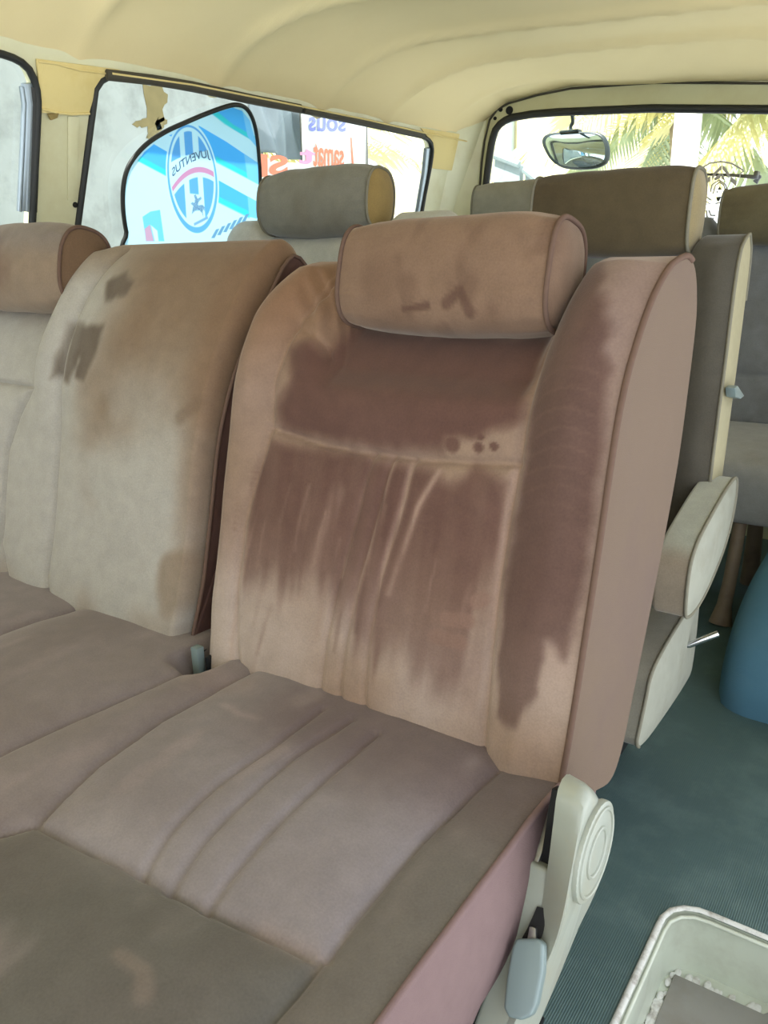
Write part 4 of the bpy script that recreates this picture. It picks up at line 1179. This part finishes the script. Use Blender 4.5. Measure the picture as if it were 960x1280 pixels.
def shade_film():
    xs = np.arange(151, 328, 0.5); ys = np.arange(129, 319, 0.5)
    PX, PY = np.meshgrid(xs, ys, indexing='ij')
    T = np.zeros(PX.shape + (3,)) + C(238, 250, 255)
    def put(polys, col, w=0.35):
        nonlocal T
        for p in polys: T = blend(T, col, sstep(-w, w, sdist(PX, PY, p)))
    blue, green, cb, pink = (104, 192, 255), (84, 222, 222), (122, 180, 236), (240, 150, 180)
    put([z3([(618, 102), (735, 66), (788, 84), (832, 140), (862, 262), (740, 190)]), z3([(540, 168), (700, 262), (882, 385), (886, 505), (640, 372), (560, 250)]), z3([(655, 482), (878, 605), (872, 700), (830, 690), (645, 600)]), z3([(285, 275), (372, 325), (362, 458), (195, 370), (230, 320)]), z3([(372, 226), (440, 196), (420, 245)])], blue)
    put([z3([(618, 102), (690, 160), (862, 262), (862, 232), (740, 165), (650, 92)]), z3([(640, 345), (886, 474), (886, 505), (640, 378)]), z3([(648, 572), (840, 664), (830, 696), (645, 604)]), z3([(210, 346), (366, 430), (362, 460), (193, 371)])], green, 1.6)
    put([z3([(790, 84), (832, 140), (868, 262), (878, 300), (820, 230)]), z3([(800, 330), (884, 385), (886, 505), (820, 470)]), z3([(820, 575), (878, 605), (876, 700), (830, 690)])], (150, 214, 255), 0.6)
    put([z3([(220, 690), (265, 660), (320, 650), (345, 830), (240, 830)])], (140, 212, 230))
    put([z3([(232, 760), (262, 735), (285, 830), (240, 830)])], (240, 170, 190), 0.8)
    put([z3([(268, 738), (305, 770), (312, 830), (290, 830)])], (250, 252, 255), 0.8)
    put([z3([(612 + k * 34, 812 - k * 17), (640 + k * 34, 762 - k * 17), (660 + k * 34, 757 - k * 17), (632 + k * 34, 812 - k * 17)]) for k in range(6)], (130, 165, 196))
    # crest in its own oval coordinates
    a, b, c, d = 31.2, 4.4, 3.2, 67.5
    det = a * d - b * c
    ux, uy = PX - 240.5, PY - 223.8
    p = (d * ux - b * uy) / det; q = (-c * ux + a * uy) / det
    r = np.hypot(p, q); r2 = np.hypot(p, q + 0.035)
    e = 0.012
    T = blend(T, (240, 251, 255), sstep(1.055 + e, 1.055 - e, r))
    T = blend(T, cb, sstep(1.0 + e, 1.0 - e, r))
    T = blend(T, (240, 251, 255), sstep(0.925 + e, 0.925 - e, r2))
    bt = -0.46 - 0.14 * p + 0.11 * p * p * np.where(p < 0, 1, -0.2)
    rt = -0.20 - 0.22 * p + 0.28 * p * p
    ins = sstep(0.85 + e, 0.85 - e, r2)
    def band(lo, hi): return sstep(lo - e, lo + e, p) * sstep(hi + e, hi - e, p)
    up = sstep(bt + e, bt - e, q) * ins; dn = sstep(rt + 0.19 - e, rt + 0.19 + e, q) * ins
    T = blend(T, cb, up * np.clip(band(-0.9, -0.42) + band(-0.22, 0.10) + band(0.34, 0.9), 0, 1))
    T = blend(T, cb, dn * np.clip(band(-0.9, -0.34) + band(-0.14, 0.22) * sstep(0.29, 0.26, q) + band(0.42, 0.9), 0, 1))
    T = blend(T, pink, sstep(rt - e, rt + e, q) * sstep(rt + 0.105 + e, rt + 0.105 - e, q) * sstep(0.9, 0.87, r2))
    rider = [(0.02, 0.30), (0.10, 0.28), (0.16, 0.36), (0.30, 0.31), (0.32, 0.35), (0.18, 0.42), (0.16, 0.48), (0.34, 0.46), (0.42, 0.50), (0.41, 0.58), (0.36, 0.54), (0.33, 0.60), (0.35, 0.70), (0.30, 0.62), (0.20, 0.57), (0.02, 0.59), (-0.12, 0.66), (-0.08, 0.57), (-0.04, 0.50), (-0.14, 0.46), (-0.06, 0.43), (0.02, 0.44), (0.05, 0.37)]
    T = blend(T, (112, 140, 172), sstep(-0.012, 0.012, sdist(p, q, rider)) * (0.75 + 0.25 * vnoise(p * 40, q * 60)))
    T = blend(T, (126, 160, 200), sstep(-0.012, 0.012, sdist(p, q, [(-0.06, 0.82), (0.52, 0.66), (0.53, 0.71), (-0.05, 0.87)])) * 0.8)
    keep = sdist(PX, PY, [tuple(v) for v in oc]) > -0.8
    idx = -np.ones(PX.shape, int); idx[keep] = np.arange(keep.sum())
    V = np.array([on_wall(x, y, SO) for x, y in zip(PX[keep], PY[keep])])
    A, B, D, E_ = idx[:-1, :-1], idx[1:, :-1], idx[1:, 1:], idx[:-1, 1:]
    ok = (A >= 0) & (B >= 0) & (D >= 0) & (E_ >= 0)
    Fq = np.stack([A[ok], B[ok], D[ok], E_[ok]], 1)
    m = film_mat('shade_print', (255, 255, 255), 0.85)
    nt = m.node_tree; at = nt.nodes.new('ShaderNodeAttribute'); at.attribute_name = 'tint'
    for n_ in nt.nodes:
        if n_.type in ('BSDF_DIFFUSE', 'BSDF_TRANSLUCENT'): nt.links.new(at.outputs['Color'], n_.inputs['Color'])
    return pymesh('printed_film', V, Fq, m, shade, True, tint=s2l(T[keep]) * np.array([0.56, 0.80, 0.92]))


shade_film()
film_ink = film_mat('shade_ink', (104, 128, 158), 0.75)
tube_obj('wire_rim', [on_wall(x, y, SO + 0.001) for x, y in oc], 0.0055, M['rubber'], shade, 8, True)


def text_mesh(s, bold=0.0):
    cu_ = bpy.data.curves.new('lettering', 'FONT'); cu_.body = s; cu_.size = 1.0; cu_.offset = bold
    o = bpy.data.objects.new('lettering', cu_); COL.objects.link(o)
    dg = bpy.context.evaluated_depsgraph_get()
    me = bpy.data.meshes.new_from_object(o.evaluated_get(dg))
    bpy.data.objects.remove(o); bpy.data.curves.remove(cu_)
    V = np.array([v.co for v in me.vertices]); Fc = [tuple(p.vertices) for p in me.polygons]
    bpy.data.meshes.remove(me)
    V[:, 0] -= V[:, 0].min(); w = V[:, 0].max()
    V[:, 1] -= V[:, 1].min(); h = V[:, 1].max()
    return V[:, 0] / w, V[:, 1] / h, Fc


def lettering(name, s, place, matl, parent, bold=0.012):
    u, v, Fc = text_mesh(s, bold)
    V = [place(a, b) for a, b in zip(u, v)]
    return pymesh(name, V, Fc, matl, parent, False)


def arc3(p0, p1, p2, t):
    return tuple((1 - t) ** 2 * a + 2 * t * (1 - t) * b + t * t * c for a, b, c in zip(p0, p1, p2))


def juv(u, v):
    b = arc3((263.5, 200.5), (239, 200), (216, 225), u); t_ = arc3((261, 187.5), (236, 187), (214.5, 211), u)
    return on_wall(b[0] + (t_[0] - b[0]) * v, b[1] + (t_[1] - b[1]) * v, SO + 0.0034)


lettering('crest_lettering', 'JUVENTUS', juv, film_ink, shade, 0.02)

# ornament sticker on the tailgate window
M['sticker'] = simple('silver_grey_sticker', (176, 172, 168), 0.6, var=0.1, scale=20)
M['sticker_dark'] = simple('dark_sticker', (52, 56, 50), 0.6, var=0.1, scale=20)
YS = YT + 0.013
stk = thing('window_sticker', 'silver arrow shaped ornament sticker on the tailgate window', 'sticker', tuple(ony(905, 285, YS)))
zs = lambda pts: [(860 + x / 9.6, 190 + y / 9.6) for x, y in pts]
def stick(name, polys, matl):
    for px in polys:
        bm = bmesh.new()
        prism(bm, [ony(x, y, YS) for x, y in zs(px)], (0, 0.001, 0))
        bmobj(name, bm, matl, stk, False)


stick('chevron', [[(300, 260), (390, 170), (405, 160), (405, 205), (330, 270), (290, 340), (288, 300)], [(412, 160), (440, 175), (500, 270), (495, 330), (470, 280), (412, 205)],
                  [(310, 320), (380, 255), (392, 250), (392, 310), (330, 340)], [(400, 250), (430, 280), (440, 340), (400, 320)],
                  [(185, 350), (270, 285), (268, 350), (190, 400)], [(510, 290), (585, 350), (575, 410), (505, 350)]], M['sticker'])
bm = bmesh.new()
tube(bm, [ony(x, y, YS) for x, y in zs([(170, 190), (260, 135), (390, 115), (520, 135), (620, 190), (665, 225)])], 0.0025, 6)
tube(bm, [ony(x, y, YS) for x, y in zs([(670, 225), (630, 260), (620, 310)])], 0.002, 6)
tube(bm, [ony(x, y, YS) for x, y in zs([(270, 480), (290, 390), (375, 335), (450, 390), (475, 470)])], 0.0022, 6)
tube(bm, [ony(x, y, YS) for x, y in zs([(300, 500), (330, 400), (380, 360), (430, 400), (450, 470), (400, 600), (330, 620)])], 0.0022, 6)
tube(bm, [ony(x, y, YS) for x, y in zs([(190, 700), (200, 880), (240, 960)])], 0.0025, 6)
tube(bm, [ony(x, y, YS) for x, y in zs([(220, 700), (240, 860), (270, 940)])], 0.0025, 6)
tube(bm, [ony(x, y, YS) for x, y in zs([(250, 700), (275, 760), (330, 760)])], 0.0025, 6)
bmobj('outline', bm, M['sticker'], stk)
stick('inner_mark', [[(355, 450), (378, 412), (405, 450), (370, 455)], [(335, 540), (400, 535), (370, 595), (350, 590)], [(340, 470), (362, 470), (345, 500)]], M['sticker_dark'])
stick('side_bar', [[(190, 510), (285, 570), (285, 590), (190, 530)], [(180, 560), (285, 630), (265, 630), (180, 580)], [(245, 790), (315, 790), (285, 880), (265, 880)]], M['sticker'])

# wiper lying across the tailgate glass
wp = thing('wiper', 'black wiper arm crossing the tailgate window behind the sticker', 'wiper', tuple(ony(950, 222, YT + 0.05)))
bm = bmesh.new()
prism(bm, [ony(x, y, YT + 0.045) for x, y in ((872, 216), (918, 217), (951, 219), (951, 222), (945, 228), (943, 224), (918, 221), (872, 219))], (0, 0.012, 0), 0.001)
bmobj('blade', bm, M['rubber'], wp)
bm = bmesh.new()
prism(bm, [ony(x, y, YT + 0.047) for x, y in ((946, 222), (950, 221), (946, 230), (943, 228), (941, 226))], (0, 0.014, 0), 0.001)
bmobj('arm', bm, M['rubber'], wp)
bm = bmesh.new(); box(bm, tuple(ony(946, 219, YT + 0.02) - np.array([0.01, 0, 0.01])), tuple(ony(946, 219, YT + 0.06) + np.array([0.01, 0, 0.01])), 0.002)
bmobj('pivot', bm, M['rubber'], wp)

# under-view mirror hung outside the tailgate
YM = YT + 0.16
mr_ = thing('mirror', 'rounded parking mirror hanging outside the tailgate window', 'mirror', tuple(ony(720, 190, YM)))
mpx = [(678, 178), (681, 170), (690, 166.5), (705, 165), (722, 164.5), (742, 165), (753, 169), (759, 178), (761, 192), (758, 203), (748, 209), (733, 211.5), (715, 211.5), (702, 209), (691, 202), (683, 191)]
mc = np.array([ony(x, y, YM) for x, y in smooth_curve(np.array(mpx), 4, True)])
cen = mc.mean(0); n = len(mc)
V = []; Fc = []
for k, (s, dy) in enumerate(((0.90, -0.004), (1.0, -0.003), (1.02, 0.008), (0.97, 0.022), (0.80, 0.040), (0.45, 0.052), (0.05, 0.055))):
    V.append(cen + (mc - cen) * s + np.array([0, dy, 0]))
    if k:
        Fc += [((k - 1) * n + j, (k - 1) * n + (j + 1) % n, k * n + (j + 1) % n, k * n + j) for j in range(n)]
Fc.append(tuple(6 * n + j for j in range(n)))
pymesh('housing', np.vstack(V), Fc, M['mirror_shell'], mr_)
V = []; Fc = []
for k in range(9):                                # convex face
    s = 0.93 * (1 - k / 8 * 0.98)
    V.append(cen + (mc - cen) * s + np.array([0, -0.002 - 0.016 * (1 - (s / 0.93) ** 2), 0]))
    if k: Fc += [((k - 1) * n + j, (k - 1) * n + (j + 1) % n, k * n + (j + 1) % n, k * n + j) for j in range(n)]
Fc.append(tuple(8 * n + j for j in range(n)))
pymesh('mirror_glass', np.vstack(V), Fc, M['mirror'], mr_)
sp = [ony(714, 165, YM + 0.01), ony(713.5, 158, YM + 0.01), ony(716, 152, YM), ony(715, 140, YM - 0.03), ony(715, 128, YT + 0.04)]
tube_obj('stem', smooth_curve(np.array(sp), 4), 0.007, M['mirror_shell'], mr_, 8)
bm = bmesh.new(); a_ = ony(700, 166, YM); b_ = ony(724, 161, YM)
box(bm, (a_[0], YM - 0.01, a_[2] - 0.002), (b_[0], YM + 0.03, b_[2]), 0.004)
bmobj('clamp', bm, M['mirror_shell'], mr_)

# ================================================================== OUTSIDE
M['ground'] = simple('pale_ground', (186, 190, 192), 0.95, var=0.1, scale=1.5)
M['stucco'] = simple('stained_grey_render', (164, 170, 166), 0.95, var=0.16, scale=6.0, bump=0.4, bscale=40, dirt=(112, 116, 110), dscale=3.5, damt=0.7)
M['moss'] = simple('ochre_stain', (128, 116, 78), 0.95, var=0.3, scale=14)
M['white_wall'] = simple('white_render', (236, 232, 222), 0.9, var=0.04, scale=2)
M['cream_wall'] = simple('cream_render', (226, 216, 176), 0.9, var=0.06, scale=2)
M['banner'] = film_mat('banner_cloth', (236, 242, 236), 0.25)
M['red_ink'] = simple('red_lettering', (232, 128, 100), 0.8, var=0.1)
M['pink_ink'] = simple('pink_lettering', (228, 150, 180), 0.8, var=0.1)
M['blue_ink'] = simple('blue_lettering', (120, 128, 190), 0.8, var=0.1)
M['tarp'] = simple('blue_grey_tarp', (128, 142, 148), 0.6, var=0.2, scale=8)
M['dark_win'] = simple('dark_opening', (92, 92, 84), 0.5)
M['board'] = simple('grey_green_board', (150, 164, 164), 0.7, var=0.08, scale=5)
M['trunk'] = simple('palm_trunk', (150, 136, 110), 0.9, var=0.25, scale=12, bump=0.6, bscale=30)
GZ0 = -0.45

bm = bmesh.new(); box(bm, (-40, -40, GZ0 - 0.2), (40, 40, GZ0))
struct(bmobj('ground', bm, M['ground'], None, False), 'pale dusty ground outside the van', 'ground')

XW = -3.3
bm = bmesh.new(); box(bm, (XW - 0.25, -3.0, GZ0), (XW, 3.62, 3.4), 0.02)
bld = bmobj('building_wall', bm, M['stucco'], None, False)
tag(bld, 'stained grey rendered wall seen outside the side windows', 'wall')
def blob(name, pts, x, matl, parent, dx=0.004, seed=1):
    P_ = [onx(a, b, x) for a, b in smooth_curve(np.array(pts), 4, True)]
    bm = bmesh.new(); rnd = random.Random(seed)
    prism(bm, [(x, p[1] + rnd.uniform(-.012, .012), p[2] + rnd.uniform(-.012, .012)) for p in P_], (dx, 0, 0))
    return bmobj(name, bm, matl, parent, False)


blob('ochre_stain', [(180, 108), (206, 112), (204, 140), (198, 166), (184, 172), (182, 160), (166, 158), (172, 150), (184, 145)], XW - 0.001, M['moss'], bld)
blob('ochre_stain', [(196, 148), (208, 150), (202, 160), (194, 158)], XW - 0.001, M['moss'], bld, seed=2)

# tarpaulin hung on the wall end
bm = bmesh.new()
tp = [onx(x, y, XW + 0.05) for x, y in ((318, 118), (382, 132), (380, 200), (352, 197), (322, 186))]
ty0, ty1 = tp[0][1], tp[1][1]; zt0, zt1 = 2.3, tp[3][2]
nn = 40; g = []
for i in range(nn + 1):
    row = []
    for j in range(nn + 1):
        u, v = i / nn, j / nn
        y = ty0 + (ty1 - ty0) * u
        zlow = np.interp(u, [0, 0.5, 1], [tp[4][2], tp[3][2], tp[2][2]])
        z = zt0 + (zlow - zt0) * v
        row.append(bm.verts.new((XW + 0.04 + 0.02 * math.sin(u * 9 + v * 5) + 0.02 * math.sin(u * 23 - v * 11), y, z)))
    g.append(row)
for i in range(nn):
    for j in range(nn): bm.faces.new((g[i][j], g[i + 1][j], g[i + 1][j + 1], g[i][j + 1]))
tp_o = bmobj('tarpaulin', bm, M['tarp'], None, True, 60)
sd = tp_o.modifiers.new('thickness', 'SOLIDIFY'); sd.thickness = 0.006
tag(tp_o, 'blue grey tarpaulin hanging left of the white banner', 'tarpaulin')

XB = -3.18
bn = thing('banner', 'white cloth banner with blue and red lettering outside the side window', 'banner', tuple(onx(400, 225, XB)))
b_px = [(330, 196), (352, 203), (380, 204), (378, 130), (458, 142), (456, 260), (326, 260)]
bm = bmesh.new(); prism(bm, [onx(x, y, XB) for x, y in b_px], (-0.01, 0, 0))
bmobj('cloth', bm, M['banner'], bn, False)
def on_banner(x0, x1, y0l, y1l, y0r, y1r, off=0.006):
    # u runs right to left: the lettering faces the street and reads mirrored from inside
    def f(u, v):
        x = x1 + (x0 - x1) * u
        k = (x - x0) / (x1 - x0)
        yb = y0l + (y0r - y0l) * k; yt = y1l + (y1r - y1l) * k
        return onx(x, yb + (yt - yb) * v, XB + off)
    return f


lettering('blue_lettering', 'sous', on_banner(386, 432, 164, 146, 165, 149), M['blue_ink'], bn, 0.02)
lettering('red_lettering', 'samat', on_banner(392, 430, 208, 178, 209, 184), M['red_ink'], bn, 0.02)
lettering('red_lettering', 'SI', on_banner(326, 360, 222, 192, 217, 195), M['red_ink'], bn, 0.035)
lettering('pink_lettering', 't', on_banner(374, 394, 205, 186, 205, 186), M['pink_ink'], bn, 0.03)
bm = bmesh.new(); prism(bm, [onx(x, y, XB + 0.004) for x, y in ((438, 172), (439.5, 172), (442, 205), (440, 205))], (0.002, 0, 0))
bmobj('red_lettering', bm, M['red_ink'], bn, False)
for x in (379, 457):
    t_ = onx(x, 180, XB - 0.02)
    tube_obj('pole', [(t_[0], t_[1], GZ0), (t_[0], t_[1], 2.2)], 0.015, M['dark_win'], bn, 8)

# house behind, white column, boards
hs = thing('house', 'sunlit cream house far behind the tailgate window', 'house', (-4.6, 9.6, GZ0))
bm = bmesh.new(); box(bm, (-6.6, 9.6, GZ0), (-3.0, 11.5, 3.6), 0.02)
bmobj('wall', bm, M['cream_wall'], hs, False)
bm = bmesh.new(); box(bm, (-6.8, 9.3, 3.6), (-2.8, 11.7, 3.75), 0.02); bmobj('roof_slab', bm, M['white_wall'], hs, False)
c0 = ony(661, 195, 9.6); c1 = ony(682, 172, 9.6)
bm = bmesh.new(); box(bm, (c0[0], 9.57, c0[2]), (c1[0], 9.60, c1[2])); wf = bmobj('window', bm, M['white_wall'], hs, False)
for k in range(3):
    xx = c0[0] + (c1[0] - c0[0]) * (0.12 + 0.36 * k)
    bm = bmesh.new(); box(bm, (xx, 9.555, c0[2] + 0.01), (xx + (c1[0] - c0[0]) * 0.16, 9.572, c1[2] - 0.01)); bmobj('window_bar', bm, M['dark_win'], wf, False)
bm = bmesh.new(); cA = ony(641, 205, 9.55); tube(bm, [(cA[0], 9.54, GZ0), (cA[0] - 0.05, 9.54, 3.4)], 0.05, 10); bmobj('drain_pipe', bm, M['board'], hs)

ca, cb2 = ony(838, 200, 5.2), ony(866, 200, 5.2)
cl = thing('column', 'bright white square column outside the tailgate window', 'column', ((ca[0] + cb2[0]) / 2, 5.3, GZ0))
bm = bmesh.new(); box(bm, (ca[0], 5.2, GZ0), (cb2[0], 5.2 + (cb2[0] - ca[0]), 3.6), 0.01); bmobj('shaft', bm, M['white_wall'], cl, False)
bm = bmesh.new(); box(bm, (ca[0] - 0.04, 5.16, GZ0), (cb2[0] + 0.04, 5.24 + (cb2[0] - ca[0]), GZ0 + 0.2), 0.01); bmobj('base', bm, M['white_wall'], cl, False)

for nm, px, lab in (('signboard', [(618, 194), (650, 206), (653, 262), (612, 262)], 'grey green board leaning left outside the tailgate window'),
                    ('signboard', [(656, 212), (674, 226), (690, 262), (656, 262)], 'smaller grey green board beside the column-side seat headrest')):
    bd = thing(nm, lab, 'board', tuple(ony(px[3][0], px[3][1], 4.4)), 'boards outside the tailgate')
    P_ = [ony(x, y, 4.4) for x, y in px]
    P_[2][2] = P_[3][2] = GZ0
    bm = bmesh.new(); prism(bm, P_, (0, 0.05, 0), 0.005); bmobj('panel', bm, M['board'], bd, False)
    bm = bmesh.new()
    tube(bm, [P_[0] + np.array([0, -0.01, 0]), P_[1] + np.array([0, -0.01, 0])], 0.02, 8); bmobj('top_rail', bm, M['board'], bd)
bpy.data.objects['signboard.001']['label'] = 'smaller grey green board right of the leaning board outside the tailgate'

# palms
M['frond_a'] = simple('frond_yellow_green', (226, 220, 166), 0.6, var=0.25, scale=3)
M['frond_b'] = simple('frond_green', (184, 198, 164), 0.6, var=0.25, scale=3)


def frond_mesh(seed, matl, L=2.2):
    rnd = random.Random(seed); bm = bmesh.new()
    pts = []
    for k in range(15):
        t_ = k / 14
        pts.append(Vector((L * t_ * (1 - 0.12 * t_), 0, 0.55 * L * t_ * (0.55 - 0.95 * t_))))
    tube(bm, pts, [0.03 * (1 - 0.85 * k / 14) for k in range(15)], 6)
    for k in range(1, 44):
        t_ = k / 44; i = min(13, int(t_ * 14)); p = pts[i].lerp(pts[i + 1], t_ * 14 - i)
        ll = 0.55 * math.sin(PI * (0.12 + 0.83 * t_)) + 0.08
        for s in (-1, 1):
            d = Vector((0.55, s * 0.75, -0.35 + rnd.uniform(-.2, .1))).normalized()
            w = Vector((0.02, 0, 0.008))
            q1 = p + d * ll * 0.5 + Vector((0, 0, -0.02)); q2 = p + d * ll + Vector((0, 0, -0.15 * ll))
            a = bm.verts.new(p - w); b = bm.verts.new(p + w); c = bm.verts.new(q1 + w * 1.1); e = bm.verts.new(q1 - w * 1.1); f_ = bm.verts.new(q2)
            bm.faces.new((a, b, c, e)); bm.faces.new((e, c, f_))
    me = bpy.data.meshes.new('frond'); bm.to_mesh(me); bm.free(); me.materials.append(matl)
    return me


fmesh = [frond_mesh(k, M['frond_a'] if k % 2 else M['frond_b']) for k in range(4)]


def palm(x, y, h, nf, label, seed):
    rnd = random.Random(seed)
    t_ = thing('palm_tree', label, 'palm tree', (x, y, GZ0), 'palms behind the van')
    pts = [(x + 0.12 * math.sin(k * 0.35 + seed), y, GZ0 + h * k / 9) for k in range(10)]
    tube_obj('trunk', pts, [0.15 - 0.05 * k / 9 for k in range(10)], M['trunk'], t_, 12)
    top = Vector(pts[-1])
    for k in range(nf):
        o = bpy.data.objects.new('frond', fmesh[rnd.randrange(4)]); COL.objects.link(o); o.parent = t_
        o.matrix_parent_inverse = Matrix.Translation(-t_.location)
        o.location = top; s = rnd.uniform(0.75, 1.1)
        o.scale = (s, s, s)
        o.rotation_euler = (rnd.uniform(-.2, .2), rnd.uniform(-0.7, 0.75), 2 * PI * k / nf + rnd.uniform(-.2, .2))


palm(-2.25, 8.2, 2.7, 18, 'short palm left of the white column behind the tailgate', 1)
palm(-0.9, 8.4, 2.9, 20, 'yellow green palm right of the white column', 2)
palm(0.5, 7.8, 2.4, 18, 'palm at the right picture edge behind the tailgate', 4)
palm(-1.9, 12.5, 3.6, 18, 'tall palm standing farther behind the white column', 5)
palm(-5.6, 6.0, 2.3, 18, 'palm seen through the rear end of the side window', 6)

# ================================================================== LIGHT, CAMERA
w = bpy.data.worlds.new('sky'); SC.world = w; w.use_nodes = True
nt = w.node_tree; bg = nt.nodes['Background']
bg.inputs['Color'].default_value = (0.90, 0.97, 1.04, 1); bg.inputs['Strength'].default_value = 1.1
sun = bpy.data.lights.new('sun', 'SUN'); sun.energy = 6.0; sun.angle = math.radians(1.0); sun.color = (1, 0.97, 0.92)
so = bpy.data.objects.new('sun', sun); COL.objects.link(so)
sdir = Vector((0.05, 0.48, -0.87)).normalized()
so.rotation_euler = sdir.to_track_quat('-Z', 'Y').to_euler(); so.location = (3, -4, 8)

cam = bpy.data.cameras.new('camera'); co = bpy.data.objects.new('camera', cam); COL.objects.link(co)
cam.sensor_fit = 'VERTICAL'; cam.sensor_height = 36.0; cam.sensor_width = 27.0; cam.lens = F_PX / 1280.0 * 36.0
cam.clip_start = 0.01; cam.clip_end = 200
Mx = Matrix.Identity(4)
for r in range(3):
    Mx[r][0] = RC[r, 0]; Mx[r][1] = -RC[r, 1]; Mx[r][2] = -RC[r, 2]; Mx[r][3] = CAM[r]
co.matrix_world = Mx
SC.camera = co
SC.view_settings.view_transform = 'Standard'; SC.view_settings.look = 'None'
SC.view_settings.gamma = 1.0; SC.view_settings.use_curve_mapping = False
SC.view_settings.exposure = 1.1
